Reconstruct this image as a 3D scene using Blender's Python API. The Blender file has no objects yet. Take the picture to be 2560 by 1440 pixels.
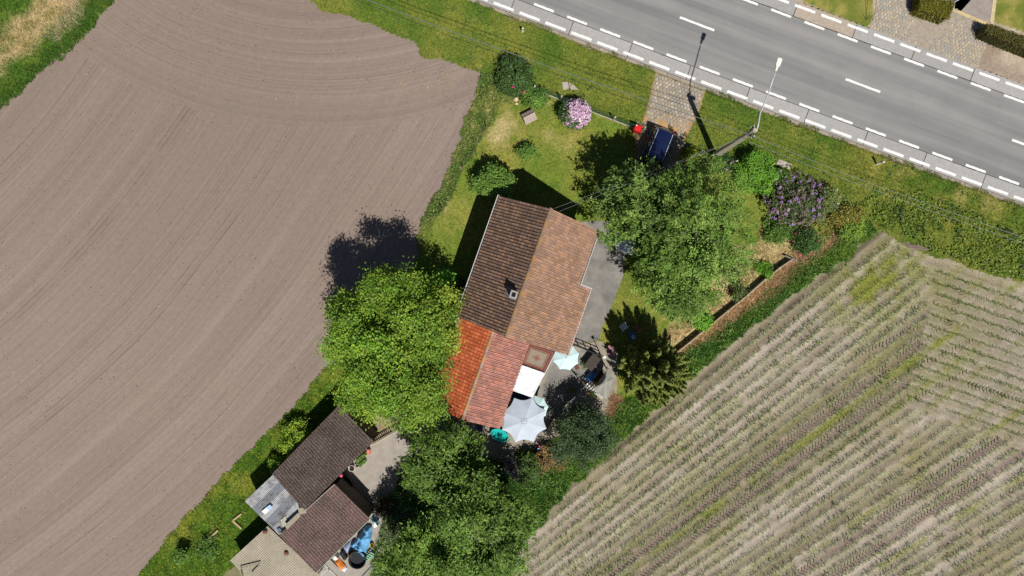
import bpy, math, random
import numpy as np
from mathutils import Vector, Matrix
random.seed(7)
RNG = np.random.default_rng(11)
sc = bpy.context.scene
# ------------------------------------------------------------------ camera, world, sun, exposure
CAM_H = 48.3            # drone height over the ground, metres
PPM = 35.4              # survey scale: photo pixels for one metre on the ground
cam_d = bpy.data.cameras.new('camera'); cam = bpy.data.objects.new('camera', cam_d)
sc.collection.objects.link(cam)
cam.location = (0, 0, CAM_H); cam.rotation_euler = (0, 0, 0)
cam_d.sensor_width = 36.0; cam_d.lens = 18.0 * CAM_H / (1280 / PPM)
cam_d.clip_start = 0.5; cam_d.clip_end = 2000
sc.camera = cam
SUN = Vector((0.247, -0.548, 1.0)).normalized()
world = bpy.data.worlds.new('World'); sc.world = world; world.use_nodes = True
wn = world.node_tree.nodes; wl = world.node_tree.links
sky = wn.new('ShaderNodeTexSky'); sky.sky_type = 'NISHITA'; sky.sun_disc = False
sky.sun_elevation = math.asin(SUN.z); sky.sun_rotation = math.atan2(SUN.x, SUN.y)
bg = wn['Background']; bg.inputs[1].default_value = 0.05
sky.air_density = 0.8; sky.dust_density = 0.4
wl.new(sky.outputs[0], bg.inputs[0])
sun_d = bpy.data.lights.new('sun', 'SUN'); sun = bpy.data.objects.new('sun', sun_d)
sun_d.energy = 5.0; sun_d.angle = math.radians(0.5); sun_d.color = (1.0, 0.965, 0.91)
sun.rotation_euler = (-SUN).to_track_quat('-Z', 'Y').to_euler(); sun.location = (20, -40, 80)
sc.collection.objects.link(sun)
sc.view_settings.view_transform = 'Standard'; sc.view_settings.look = 'None'
sc.view_settings.exposure = -0.08; sc.view_settings.gamma = 1.0
sc.view_settings.use_curve_mapping = False
sc.cycles.use_denoising = False; sc.cycles.max_bounces = 6; sc.cycles.diffuse_bounces = 3; sc.cycles.transparent_max_bounces = 8

# ------------------------------------------------------------------ helpers
def S(px, py, h=0.0):
    """survey point -> metres; h is the real height of the point above the ground"""
    k = (1 - h / CAM_H) / PPM
    return Vector(((px - 1280) * k, (720 - py) * k, h))
def S2(px, py):
    return ((px - 1280) / PPM, (720 - py) / PPM)
WL = {}
def link(o, parent=None):
    sc.collection.objects.link(o)
    if parent is not None:
        o.parent = parent
    return o
def tag(o, label=None, cat=None, group=None, kind=None):
    if label: o['label'] = label
    if cat: o['category'] = cat
    if group: o['group'] = group
    if kind: o['kind'] = kind
    return o
def thing(name, loc, label, cat, group=None):
    o = bpy.data.objects.new(name, None); o.empty_display_size = 0.3
    o.location = loc; link(o); WL[o.name] = Vector(loc)
    return tag(o, label, cat, group)
def np_mesh(name, V, F, col=None, smooth=False, mats=None):
    """V (n,3), F (m,k) same-size faces or list of lists"""
    me = bpy.data.meshes.new(name)
    V = np.asarray(V, dtype=np.float32)
    if isinstance(F, np.ndarray):
        m, k = F.shape
        me.vertices.add(len(V)); me.vertices.foreach_set('co', V.ravel())
        me.loops.add(m * k); me.loops.foreach_set('vertex_index', F.astype(np.int32).ravel())
        me.polygons.add(m); me.polygons.foreach_set('loop_start', np.arange(0, m * k, k, dtype=np.int32))
        me.update(calc_edges=True)
    else:
        me.from_pydata([tuple(map(float, v)) for v in V], [], F)
    if col is not None:
        a = me.color_attributes.new('Col', 'FLOAT_COLOR', 'POINT')
        c = np.ones((len(V), 4), dtype=np.float32); c[:, :3] = np.asarray(col, dtype=np.float32)
        a.data.foreach_set('color', c.ravel())
    me.polygons.foreach_set('use_smooth', np.full(len(me.polygons), bool(smooth)))
    if mats is not None:
        me.materials.append(mats)
    return me
def np_obj(name, V, F, mat, parent=None, col=None, smooth=False):
    off = Vector((0, 0, 0))
    V = np.asarray(V, dtype=np.float64)
    if parent is not None:
        off = WL[parent.name]
    else:
        off = Vector(((V[:, 0].min() + V[:, 0].max()) / 2, (V[:, 1].min() + V[:, 1].max()) / 2, V[:, 2].min()))
    V = V - np.array(off)
    o = bpy.data.objects.new(name, np_mesh(name, V, F, col, smooth, mat))
    if parent is None:
        o.location = off
    link(o, parent); WL[o.name] = Vector(off)
    return o
class MB:
    """collects shapes in world coordinates, builds one mesh object"""
    def __init__(s): s.v = []; s.f = []
    def add(s, vs, fs):
        n = len(s.v); s.v += [tuple(v) for v in vs]; s.f += [[i + n for i in f] for f in fs]; return s
    def hexa(s, b, t):
        n = len(b)
        return s.add(list(b) + list(t), [list(range(n))[::-1], list(range(n, 2 * n))] + [[i, (i + 1) % n, (i + 1) % n + n, i + n] for i in range(n)])
    def prism(s, poly, z0, z1):
        a = sum(poly[i][0] * poly[(i + 1) % len(poly)][1] - poly[(i + 1) % len(poly)][0] * poly[i][1] for i in range(len(poly)))
        if a < 0: poly = poly[::-1]
        return s.hexa([(p[0], p[1], z0) for p in poly], [(p[0], p[1], z1) for p in poly])
    def box(s, c, size, rz=0.0):
        c = Vector(c); x, y, z = size[0] / 2, size[1] / 2, size[2] / 2
        ca, sa = math.cos(rz), math.sin(rz)
        q = [(c.x + ca * a - sa * b, c.y + sa * a + ca * b) for a, b in ((-x, -y), (x, -y), (x, y), (-x, y))]
        return s.hexa([(p[0], p[1], c.z - z) for p in q], [(p[0], p[1], c.z + z) for p in q])
    def bar(s, p, q, w, h=None, up=(0, 0, 1)):
        """square bar from p to q"""
        p, q = Vector(p), Vector(q); h = h or w; d = (q - p).normalized(); u = Vector(up)
        if abs(d.dot(u)) > .98: u = Vector((1, 0, 0))
        a = d.cross(u).normalized() * w / 2; b = a.cross(d).normalized() * h / 2
        return s.hexa([p - a - b, p - a + b, p + a + b, p + a - b], [q - a - b, q - a + b, q + a + b, q + a - b])
    def tube(s, pts, rad, n=6, cap=True):
        pts = [Vector(p) for p in pts]; base = len(s.v)
        rad = rad if isinstance(rad, (list, tuple)) else [rad] * len(pts)
        for i, p in enumerate(pts):
            d = (pts[min(i + 1, len(pts) - 1)] - pts[max(i - 1, 0)]).normalized()
            u = Vector((0, 0, 1)) if abs(d.z) < .95 else Vector((1, 0, 0))
            a = d.cross(u).normalized(); b = a.cross(d).normalized()
            for k in range(n):
                t = 2 * math.pi * k / n
                s.v.append(tuple(p + (a * math.cos(t) + b * math.sin(t)) * rad[i]))
        for i in range(len(pts) - 1):
            for k in range(n):
                s.f.append([base + i * n + k, base + i * n + (k + 1) % n, base + (i + 1) * n + (k + 1) % n, base + (i + 1) * n + k])
        if cap:
            s.f.append([base + k for k in range(n)]); s.f.append([base + (len(pts) - 1) * n + k for k in range(n)][::-1])
        return s
    def lathe(s, c, prof, n=20, sx=1.0, sy=1.0, rz=0.0):
        """prof: list of (radius, z)"""
        c = Vector(c); base = len(s.v)
        for r, z in prof:
            for k in range(n):
                t = 2 * math.pi * k / n; x, y = r * math.cos(t) * sx, r * math.sin(t) * sy
                s.v.append((c.x + x * math.cos(rz) - y * math.sin(rz), c.y + x * math.sin(rz) + y * math.cos(rz), c.z + z))
        for i in range(len(prof) - 1):
            for k in range(n):
                s.f.append([base + i * n + k, base + i * n + (k + 1) % n, base + (i + 1) * n + (k + 1) % n, base + (i + 1) * n + k])
        if prof[0][0] > 1e-4: s.f.append([base + k for k in range(n)][::-1])
        if prof[-1][0] > 1e-4: s.f.append([base + (len(prof) - 1) * n + k for k in range(n)])
        return s
    def build(s, name, mat, parent=None, smooth=False, bevel=0.0):
        o = np_obj(name, np.array(s.v), s.f, mat, parent, None, smooth)
        if bevel:
            m = o.modifiers.new('bevel', 'BEVEL'); m.width = bevel; m.segments = 2; m.limit_method = 'ANGLE'
        return o
def struct(o): o['kind'] = 'structure'; return o
def lin(r, g, b):
    f = lambda c: ((c / 255 + .055) / 1.055) ** 2.4 if c > 10 else c / 255 / 12.92
    return np.array([f(r), f(g), f(b)])

# value noise in metres
_L = RNG.random((512, 512))
def vnoise(x, y, s, seed=0):
    x = np.asarray(x) / s + 37.1 * seed + 1000; y = np.asarray(y) / s + 91.7 * seed + 1000
    xi = np.floor(x).astype(int); yi = np.floor(y).astype(int); fx = x - xi; fy = y - yi
    fx = fx * fx * (3 - 2 * fx); fy = fy * fy * (3 - 2 * fy); g = lambda a, b: _L[a % 512, b % 512]
    return (g(xi, yi) * (1 - fx) + g(xi + 1, yi) * fx) * (1 - fy) + (g(xi, yi + 1) * (1 - fx) + g(xi + 1, yi + 1) * fx) * fy
def fbm(x, y, s, seed=0, o=4):
    t = 0; a = .5; n = 0
    for i in range(o):
        t = t + a * vnoise(x, y, s / 2 ** i, seed + i * 3); n += a; a *= .55
    return t / n
def inpoly(x, y, poly):
    r = np.zeros(x.shape, bool); n = len(poly)
    for i in range(n):
        x0, y0 = poly[i]; x1, y1 = poly[(i + 1) % n]
        c = ((y0 > y) != (y1 > y)) & (x < (x1 - x0) * (y - y0) / ((y1 - y0) if y1 != y0 else 1e-9) + x0)
        r ^= c
    return r
def polydist(x, y, pts):
    """distance to an open polyline"""
    d = np.full(x.shape, 1e9)
    for (x0, y0), (x1, y1) in zip(pts[:-1], pts[1:]):
        dx, dy = x1 - x0, y1 - y0; L = dx * dx + dy * dy + 1e-9
        t = np.clip(((x - x0) * dx + (y - y0) * dy) / L, 0, 1)
        d = np.minimum(d, np.hypot(x - x0 - t * dx, y - y0 - t * dy))
    return d
def lerp(a, b, t):
    t = np.clip(t, 0, 1)[..., None]; return np.asarray(a) * (1 - t) + np.asarray(b) * t

# ------------------------------------------------------------------ materials
class N:
    """tiny node-graph helper"""
    def __init__(s, name):
        s.m = bpy.data.materials.new(name); s.m.use_nodes = True; s.t = s.m.node_tree
        s.b = s.t.nodes['Principled BSDF']; s.out = s.t.nodes['Material Output']
        s.b.inputs['Specular IOR Level'].default_value = 0.25
    def n(s, typ, **kw):
        o = s.t.nodes.new(typ)
        for k, v in kw.items():
            if k.startswith('i_'):
                key = k[2:]; key = int(key) if key.isdigit() else key
                s.set(o, key, v)
            else: setattr(o, k, v)
        return o
    def set(s, node, key, v):
        if hasattr(v, 'is_linked') or isinstance(v, bpy.types.NodeSocket): s.t.links.new(v, node.inputs[key])
        else: node.inputs[key].default_value = v
    def math(s, op, a, b=0.0, c=0.0):
        o = s.n('ShaderNodeMath', operation=op); s.set(o, 0, a); s.set(o, 1, b)
        if op in ('MULTIPLY_ADD', 'SMOOTH_MIN', 'COMPARE', 'WRAP'): s.set(o, 2, c)
        return o.outputs[0]
    def pos(s): return s.n('ShaderNodeNewGeometry').outputs['Position']
    def noise(s, vec, scale, detail=3.0, rough=.55, dim='3D', w=None):
        o = s.n('ShaderNodeTexNoise', noise_dimensions=dim); o.inputs['Scale'].default_value = scale
        o.inputs['Detail'].default_value = detail; o.inputs['Roughness'].default_value = rough
        if vec is not None: s.t.links.new(vec, o.inputs['Vector'])
        if w is not None: s.t.links.new(w, o.inputs['W'])
        return o.outputs[0]
    def ramp(s, fac, stops, interp='LINEAR'):
        o = s.n('ShaderNodeValToRGB'); s.t.links.new(fac, o.inputs[0]); e = o.color_ramp.elements
        o.color_ramp.interpolation = interp
        while len(e) < len(stops): e.new(.5)
        for q, (p, c) in zip(e, stops):
            q.position = p; c = (c, c, c) if not hasattr(c, '__len__') else c; q.color = (c[0], c[1], c[2], 1)
        return o.outputs[0]
    def mix(s, fac, a, b, mode='MIX'):
        o = s.n('ShaderNodeMix', data_type='RGBA', blend_type=mode)
        for k, v in ((0, fac), (6, a), (7, b)):
            if isinstance(v, bpy.types.NodeSocket): s.t.links.new(v, o.inputs[k])
            elif k == 0: o.inputs[0].default_value = v
            else: o.inputs[k].default_value = (v[0], v[1], v[2], 1)
        return o.outputs[2]
    def attr(s, name='Col'): return s.n('ShaderNodeAttribute', attribute_name=name).outputs
    def done(s, col, rough=.85, bump=None, bstr=.5, bdist=.03, spec=None):
        if isinstance(col, bpy.types.NodeSocket): s.t.links.new(col, s.b.inputs['Base Color'])
        else: s.b.inputs['Base Color'].default_value = (col[0], col[1], col[2], 1)
        s.set(s.b, 'Roughness', rough)
        if spec is not None: s.b.inputs['Specular IOR Level'].default_value = spec
        if bump is not None:
            o = s.n('ShaderNodeBump'); o.inputs['Strength'].default_value = bstr; o.inputs['Distance'].default_value = bdist
            s.t.links.new(bump, o.inputs['Height']); s.t.links.new(o.outputs[0], s.b.inputs['Normal'])
        return s.m
_mc = {}
def M(rgb, rough=.7, var=.18, scale=6.0, metal=0.0, bump=.0, spec=None):
    """plain painted / plastic / stone surface with a little procedural wear; rgb are albedo"""
    key = (tuple(np.round(rgb, 4)), rough, var, scale, metal, bump)
    if key in _mc: return _mc[key]
    g = N('surface'); p = g.pos(); nz = g.noise(p, scale, 4)
    f = g.ramp(nz, [(.3, 1 - var), (.7, 1 + var * .6)])
    c = g.mix(1.0, (rgb[0], rgb[1], rgb[2]), f, 'MULTIPLY')
    g.b.inputs['Metallic'].default_value = metal
    m = g.done(c, rough, nz if bump else None, bump, .02, spec); _mc[key] = m; return m
def leaf_mat(name, trans=.35, rough=.5):
    g = N(name); c = g.attr()[0]
    g.done(c, rough, spec=.3)
    t = g.n('ShaderNodeBsdfTranslucent'); hsv = g.n('ShaderNodeHueSaturation'); hsv.inputs['Saturation'].default_value = 1.1; hsv.inputs['Value'].default_value = 1.25
    g.t.links.new(c, hsv.inputs['Color']); g.t.links.new(hsv.outputs[0], t.inputs[0])
    mx = g.n('ShaderNodeMixShader'); mx.inputs[0].default_value = trans
    g.t.links.new(g.b.outputs[0], mx.inputs[1]); g.t.links.new(t.outputs[0], mx.inputs[2]); g.t.links.new(mx.outputs[0], g.out.inputs[0])
    return g.m
MAT_LEAF = leaf_mat('leaf', .13); MAT_BLADE = leaf_mat('grass_blade', .25, .6); MAT_PETAL = leaf_mat('petal', .25, .7)
def ground_mat(name, amp=.35, scale=9.0, bstr=.6):
    g = N(name); c = g.attr()[0]; p = g.pos()
    n1 = g.noise(p, scale, 6, .65); n2 = g.noise(p, scale * 3.7, 4, .6)
    f = g.ramp(n1, [(.3, 1 - amp), (.72, 1 + amp * .8)]); f2 = g.ramp(n2, [(.32, 1 - amp * .8), (.7, 1 + amp * .6)])
    c = g.mix(1.0, g.mix(1.0, c, f, 'MULTIPLY'), f2, 'MULTIPLY')
    return g.done(c, .95, n1, bstr, .06, spec=.05)
MAT_GRASS = ground_mat('grass_ground', .5, 9.0, .8)
MAT_DIRT = ground_mat('dirt_ground', .2, 6.0, .4)
MAT_BARK = M(lin(95, 85, 72), .95, .35, 9, bump=.6)
# ------------------------------------------------------------------ ground sheets
def zone(name, poly, z, colfn, res, mat, edge=.3, bump=.02, parent=None, hfn=None):
    W = [S2(*p) for p in poly]
    x0, x1 = min(p[0] for p in W), max(p[0] for p in W); y0, y1 = min(p[1] for p in W), max(p[1] for p in W)
    nx, ny = int((x1 - x0) / res) + 2, int((y1 - y0) / res) + 2
    X, Y = np.meshgrid(x0 + np.arange(nx) * res, y0 + np.arange(ny) * res)
    cx, cy = X[:-1, :-1] + res / 2, Y[:-1, :-1] + res / 2
    jx = (fbm(cx, cy, .9, 5) - .5) * edge * 2.2; jy = (fbm(cx, cy, .9, 9) - .5) * edge * 2.2
    ok = inpoly(cx + jx, cy + jy, W)
    idx = np.arange(nx * ny).reshape(ny, nx)
    F = np.stack([idx[:-1, :-1], idx[:-1, 1:], idx[1:, 1:], idx[1:, :-1]], -1)[ok]
    used = np.unique(F); remap = -np.ones(nx * ny, int); remap[used] = np.arange(len(used)); F = remap[F]
    x, y = X.ravel()[used], Y.ravel()[used]
    h = z + (fbm(x, y, .5, 2) - .5) * bump * 2
    if hfn is not None: h = h + hfn(x, y)
    o = np_obj(name, np.stack([x, y, h], -1), F, mat, parent, colfn(x, y), True)
    return o
def blob(x, y, px, py, r, p=2):
    wx, wy = S2(px, py); return np.exp(-(np.hypot(x - wx, y - wy) / (r / PPM)) ** p)
def scatter(poly, dens, edge=.0):
    W = [S2(*p) for p in poly]
    x0, x1 = min(p[0] for p in W), max(p[0] for p in W); y0, y1 = min(p[1] for p in W), max(p[1] for p in W)
    n = int((x1 - x0) * (y1 - y0) * dens); x = RNG.uniform(x0, x1, n); y = RNG.uniform(y0, y1, n)
    jx = (fbm(x, y, .9, 5) - .5) * edge * 2.2; jy = (fbm(x, y, .9, 9) - .5) * edge * 2.2
    k = inpoly(x + jx, y + jy, W); return x[k], y[k]
def blades(x, y, z, h, w, lean, col, nper=3):
    """grass tufts: nper pointed blades each, returns V, F, C"""
    n = len(x); x, y, z, h, w, lean = [np.repeat(np.broadcast_to(np.asarray(a, float), (n,)), nper) for a in (x, y, z, h, w, lean)]
    col = np.repeat(col, nper, 0) * RNG.uniform(.75, 1.25, (n * nper, 1)); m = n * nper
    a = RNG.uniform(0, 2 * np.pi, m); l = lean * RNG.uniform(.3, 1.2, m) * h; hh = h * RNG.uniform(.6, 1.2, m)
    dx, dy = np.cos(a), np.sin(a); b = a + np.pi / 2 + RNG.uniform(-.5, .5, m); sx, sy = np.cos(b) * w / 2, np.sin(b) * w / 2
    bx, by = x + RNG.normal(0, .03, m), y + RNG.normal(0, .03, m)
    V = np.stack([np.stack([bx - sx, by - sy, z], -1), np.stack([bx + sx, by + sy, z], -1), np.stack([bx + dx * l, by + dy * l, z + hh], -1)], 1).reshape(-1, 3)
    F = np.arange(3 * m).reshape(-1, 3); return V, F, np.repeat(col, 3, 0)
def join(parts):
    V = []; F = []; C = []; n = 0
    for v, f, c in parts: V.append(v); F.append(f + n); C.append(c); n += len(v)
    return np.concatenate(V), np.concatenate(F), np.concatenate(C)
def pick(cols, n, p=None):
    return np.asarray(cols)[RNG.choice(len(cols), n, p=p)]

# the wide ground under everything, out to the horizon
gm = N('far_ground'); gp = gm.pos(); g1 = gm.noise(gp, .05, 5); g2 = gm.noise(gp, 2.5, 5)
gc = gm.mix(gm.ramp(g1, [(.42, 0.0), (.58, 1.0)]), tuple(lin(92, 104, 48)), tuple(lin(140, 126, 108)))
struct(np_obj('ground', np.array([(-700, -700, -.1), (700, -700, -.1), (700, 700, -.1), (-700, 700, -.1)]), np.array([[0, 1, 2, 3]]),
              gm.done(gm.mix(1.0, gc, gm.ramp(g2, [(.3, .75), (.7, 1.2)]), 'MULTIPLY'), .95)))

# ---- bare tilled field, left
C1 = S2(-1966, -1380); C2 = S2(800, -700); R2 = 1022 / PPM
fm = N('tilled_soil'); p = fm.pos()
def dist2(c):
    s = fm.n('ShaderNodeVectorMath', operation='MULTIPLY', i_0=p, i_1=(1, 1, 0))
    d = fm.n('ShaderNodeVectorMath', operation='DISTANCE', i_0=s.outputs[0], i_1=(c[0], c[1], 0)); return d.outputs['Value']
wob = fm.math('MULTIPLY', fm.math('SUBTRACT', fm.noise(p, .06, 1), .5), 1.2)
r1 = fm.math('ADD', dist2(C1), wob); r2 = fm.math('ADD', dist2(C2), fm.math('MULTIPLY', wob, .5))
head = fm.ramp(fm.math('SUBTRACT', r2, R2 - .5), [(.42, 1.0), (.58, 0.0)])
def streak(r, sc_, det=5, ro=.75): return fm.noise(None, sc_, det, ro, '1D', r)
sA = streak(r1, .55); sB = streak(r2, .8, 3, .5); tone = fm.mix(head, sA, sB)
fA = streak(r1, 5.0, 3); fB = streak(r2, 5.0, 3); fine = fm.mix(head, fA, fB)
def lines(r, sc_, w):
    q = fm.math('ABSOLUTE', fm.math('SUBTRACT', streak(r, sc_, 0), .5)); return fm.ramp(q, [(0.0, 1.0), (w, 0.0)])
tr = fm.mix(head, lines(r1, .42, .007), lines(r2, .55, .008))
tr = fm.mix(1.0, tr, fm.ramp(fm.noise(p, .35, 4), [(.38, 0.0), (.6, 1.0)]), 'MULTIPLY')
big = fm.noise(p, .09, 4); grain = fm.noise(p, 14, 5, .7); speck = fm.noise(p, 30, 3, .6); clump = fm.noise(p, 3.0, 4, .6)
c = fm.mix(fm.ramp(tone, [(.3, 0.0), (.7, 1.0)]), tuple(lin(135, 119, 110) * .94), tuple(lin(155, 138, 128) * .94))
c = fm.mix(fm.ramp(big, [(.35, 0.0), (.65, .7)]), c, tuple(lin(154, 137, 124) * .95))
damp = fm.noise(p, .045, 3, .5); c = fm.mix(fm.ramp(damp, [(.4, .0), (.62, .65)]), c, tuple(lin(136, 121, 111) * .95)); c = fm.mix(1.0, c, fm.ramp(fine, [(.3, .9), (.7, 1.07)]), 'MULTIPLY')
c = fm.mix(1.0, c, fm.ramp(grain, [(.3, .84), (.7, 1.12)]), 'MULTIPLY')
c = fm.mix(1.0, c, fm.ramp(speck, [(.28, .62), (.42, 1.0)]), 'MULTIPLY')
c = fm.mix(1.0, c, fm.ramp(clump, [(.3, .93), (.7, 1.06)]), 'MULTIPLY')
c = fm.mix(fm.math('MULTIPLY', tr, .45), c, tuple(lin(104, 88, 78)))
hgt = fm.math('ADD', fm.math('MULTIPLY', fine, .5), fm.math('SUBTRACT', fm.math('MULTIPLY', grain, .5), tr))
MAT_FIELD = fm.done(c, .97, hgt, .5, .05, spec=.03)
FE = [(740, -10), (800, 20), (850, 35), (930, 55), (960, 75), (1040, 105), (1045, 135), (1070, 150), (1130, 150), (1160, 165), (1207, 182), (1200, 215),
      (1178, 280), (1160, 320), (1140, 400), (1102, 460), (1085, 500), (1060, 540), (1042, 590), (1050, 640), (1000, 720), (900, 830), (780, 960), (760, 985),
      (700, 1050), (600, 1150), (500, 1250), (420, 1340), (340, 1445), (250, 1560), (100, 1720)]
def frelief(x, y):
    r = np.hypot(x - C1[0], y - C1[1]); return .012 * np.sin(r * 2 * np.pi / 1.5) * vnoise(r, r * 0, 1.5, 4)
struct(zone('bare_field', [(-460, -420), (700, -420), (1280, 120), (1290, 260), (1100, 760), (820, 1040), (430, 1420), (180, 1800), (-460, 1800)], 0, lambda x, y: np.ones((len(x), 3)), .3, MAT_FIELD, .05, .02, None, frelief))
# stones and clods lying on the bare field
def lumps(name, x, y, size, cols, mat, flat=.6):
    n = len(x); base = np.array([(1, 0, 0), (.3, .95, 0), (-.8, .6, 0), (-.8, -.6, 0), (.3, -.95, 0), (0, 0, 1)], float)
    f0 = np.array([[0, 1, 5], [1, 2, 5], [2, 3, 5], [3, 4, 5], [4, 0, 5]])
    a = RNG.uniform(0, 6.28, n); ca, sa = np.cos(a), np.sin(a); s = size * RNG.uniform(.5, 1.5, n)
    b = base[None] * RNG.uniform(.7, 1.3, (n, 6, 3)) * s[:, None, None]
    V = np.stack([x[:, None] + b[..., 0] * ca[:, None] - b[..., 1] * sa[:, None], y[:, None] + b[..., 0] * sa[:, None] + b[..., 1] * ca[:, None], .01 + b[..., 2] * flat], -1).reshape(-1, 3)
    F = (f0[None] + 6 * np.arange(n)[:, None, None]).reshape(-1, 3)
    return np_obj(name, V, F, mat, None, np.repeat(pick(cols, n) * RNG.uniform(.75, 1.25, (n, 1)), 6, 0))
MAT_LUMP = ground_mat('clod', .2, 20, .2)
x, y = scatter([(200, 0), (560, -60), (700, 60), (560, 220), (400, 200), (230, 110)], 9)
k = RNG.random(len(x)) < np.clip(1.3 * fbm(x, y, 2.2, 8) - .35, .05, 1); x, y = x[k], y[k]
x2, y2 = scatter([(-200, 250), (280, 0), (740, 0), (1200, 200), (1050, 600), (340, 1440), (-200, 1500)], 5.0); k2 = RNG.random(len(x2)) < np.clip(fbm(x2, y2, 3.0, 18) * 1.6 - .45, .1, 1); x2, y2 = x2[k2], y2[k2]
x3, y3 = scatter([(1075, 240), (1110, 235), (1160, 265), (1130, 285)], 30)
o = lumps('soil_clods', np.concatenate([x, x2, x3]), np.concatenate([y, y2, y3]), .03, [lin(112, 94, 78), lin(124, 104, 88), lin(104, 86, 70), lin(140, 122, 108)], MAT_LUMP)
tag(o, 'brown clods and bits of root lying on the bare tilled field', 'clods', kind='stuff')
x, y = scatter([(-200, 250), (280, 0), (740, 0), (1200, 200), (1050, 600), (340, 1440), (-200, 1500)], .035)
o = lumps('field_stones', x, y, .024, [lin(215, 205, 190), lin(235, 228, 215)], MAT_LUMP, .7)
tag(o, 'small pale stones scattered over the bare tilled field', 'stones', kind='stuff')
# bits of straw on the field's corner by the verge
x, y = scatter([(1000, 190), (1100, 170), (1160, 180), (1110, 230), (1050, 240), (990, 215)], 14)
V, F, C = blades(x, y, .01, .09, .02, 1.6, pick([lin(205, 180, 120), lin(190, 165, 110)], len(x)), 2)
tag(np_obj('straw', V, F, MAT_BLADE, None, C), 'yellow straw bits strewn on the bare field corner near the verge', 'straw', kind='stuff')

# ---- grass colours
G_LUSH, G_MID, G_OLIVE, G_YEL, G_TAN, G_STRAW, G_DARK = lin(90, 115, 42), lin(115, 132, 52), lin(121, 129, 54), lin(147, 142, 69), lin(168, 154, 100), lin(190, 172, 122), lin(60, 86, 34)
def dryness(x, y):
    d = 0
    for px, py, r, s in ((1262, 312, 46, .75), (1245, 345, 36, .5), (1830, 740, 80, .9), (1905, 660, 65, 1.0), (1740, 812, 60, .8), (1965, 625, 40, .8), (1690, 850, 40, .8), (1225, 190, 45, .5), (1170, 400, 30, .6), (1110, 520, 30, .5), (1060, 565, 26, .4), (1390, 340, 60, .45), (1360, 250, 40, .55), (1120, 110, 80, .4),
                         (1350, 40, 80, .4), (1580, 150, 90, .4), (2250, 400, 130, .45), (2450, 480, 120, .55), (1110, 590, 40, .3), (2010, 330, 120, .25), (1900, 660, 45, .6), (1620, 760, 60, .3), (1850, 700, 60, .5)):
        d = d + s * blob(x, y, px, py, r)
    return d
def grass_col(x, y):
    a = fbm(x, y, 3.2, 1); b = fbm(x, y, .9, 7); d = dryness(x, y)
    c = lerp(G_LUSH, G_OLIVE, (a - .36) * 3.6); c = lerp(c, G_YEL, (b - .52) * 1.7 + (d - .25) * .7 + .1)
    c = lerp(c, G_STRAW, (d - .5) * 1.1 + (b - .55) * .9 * (d > .25)); c = lerp(c, G_DARK, (.36 - b) * 1.6)
    return c
def lawn_col(x, y):
    a = fbm(x, y, 2.4, 31); b = fbm(x, y, .55, 37); d = dryness(x, y)
    c = lerp(G_MID, G_YEL, (a - .42) * 2.2 + .08); c = lerp(c, lin(86, 116, 40), (.46 - b) * 3.0); c = lerp(c, G_STRAW, (d - .35) * 1.5 + (b - .55) * 1.6 * (d > .2))
    east = blob(x, y, 1580, 690, 60); return lerp(c, G_LUSH, east * .7)
def rough_col(x, y):
    a = fbm(x, y, 1.6, 21); b = fbm(x, y, .6, 27)
    c = lerp(lin(92, 114, 56), lin(132, 138, 70), (a - .38) * 3); c = lerp(c, G_DARK, (.42 - b) * 3); return lerp(c, G_TAN, (b - .56) * 4)
def tall_col(x, y):
    a = fbm(x, y, 1.6, 41); b = fbm(x, y, .5, 47)
    return lerp(lerp(lin(74, 112, 46), lin(110, 140, 52), (a - .4) * 3), G_DARK, (.44 - b) * 3)
def strip_col(x, y):
    a = fbm(x, y, 1.8, 51); b = fbm(x, y, .6, 57)
    c = lerp(lin(84, 112, 36), lin(128, 136, 52), (a - .4) * 3); return lerp(c, lin(60, 86, 30), (.46 - b) * 3)
def corner_col(x, y):
    q = ((x * PPM + 1280) + (720 - y * PPM)) + (fbm(x, y, 1.5, 61) - .5) * 90; b = fbm(x, y, .8, 67)
    c = lerp(lin(78, 112, 36), lin(104, 124, 50), (b - .4) * 3)
    mid = lerp(lin(164, 150, 98), lin(194, 174, 130), (b - .35) * 3); mid = lerp(mid, lin(104, 118, 54), (.43 - fbm(x, y, 1.3, 69)) * 5)
    c = lerp(c, mid, np.clip((q - 70) / 40, 0, 1) * np.clip((215 - q) / 40, 0, 1)); return c
def rpt(t, off, k=-7.7e-6):
    o = off + k * t * t
    return (1744 + .9361 * t - .3518 * o, 61 + .3518 * t + .9361 * o)
ROADEDGE = [rpt(t, 148) for t in range(1500, -1300, -100)]
VERGE = [(-300, -420)] + FE[:11] + [(1240, 200), (1325, 222), (1600, 322), (1700, 362), (1800, 400), (2000, 470), (2170, 560), (2205, 578), (2300, 628), (2420, 668), (2560, 705), (3000, 850)] + ROADEDGE
LAWN = [(1190, 170)] + FE[10:22] + [(900, 1000), (1100, 1130), (1500, 1070), (1700, 880), (1990, 655), (2180, 565), (2000, 470), (1800, 400), (1700, 362), (1600, 322), (1325, 222), (1240, 200)]
STRIP = FE[20:] + [(100, 1740), (560, 1740), (560, 1440), (700, 1330), (690, 1180), (850, 1030), (960, 960), (1000, 860)]
EASTG = [(2165, 555), (2203, 580), (2080, 668), (1900, 798), (1700, 968), (1560, 1095), (1440, 1212), (1330, 1335), (1258, 1440), (1100, 1720), (880, 1720), (950, 1330), (1000, 1180), (1300, 1130), (1508, 1046), (1704, 886), (1790, 826), (1922, 728), (1978, 682), (2050, 630), (2120, 578)]
CORNER = [(-460, -420), (640, -420), (300, -40), (268, 20), (225, 70), (150, 140), (95, 185), (0, 268), (-150, 420), (-460, 720)]
zo = .035
struct(zone('verge', VERGE, zo, grass_col, .16, MAT_GRASS, .35))
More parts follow.
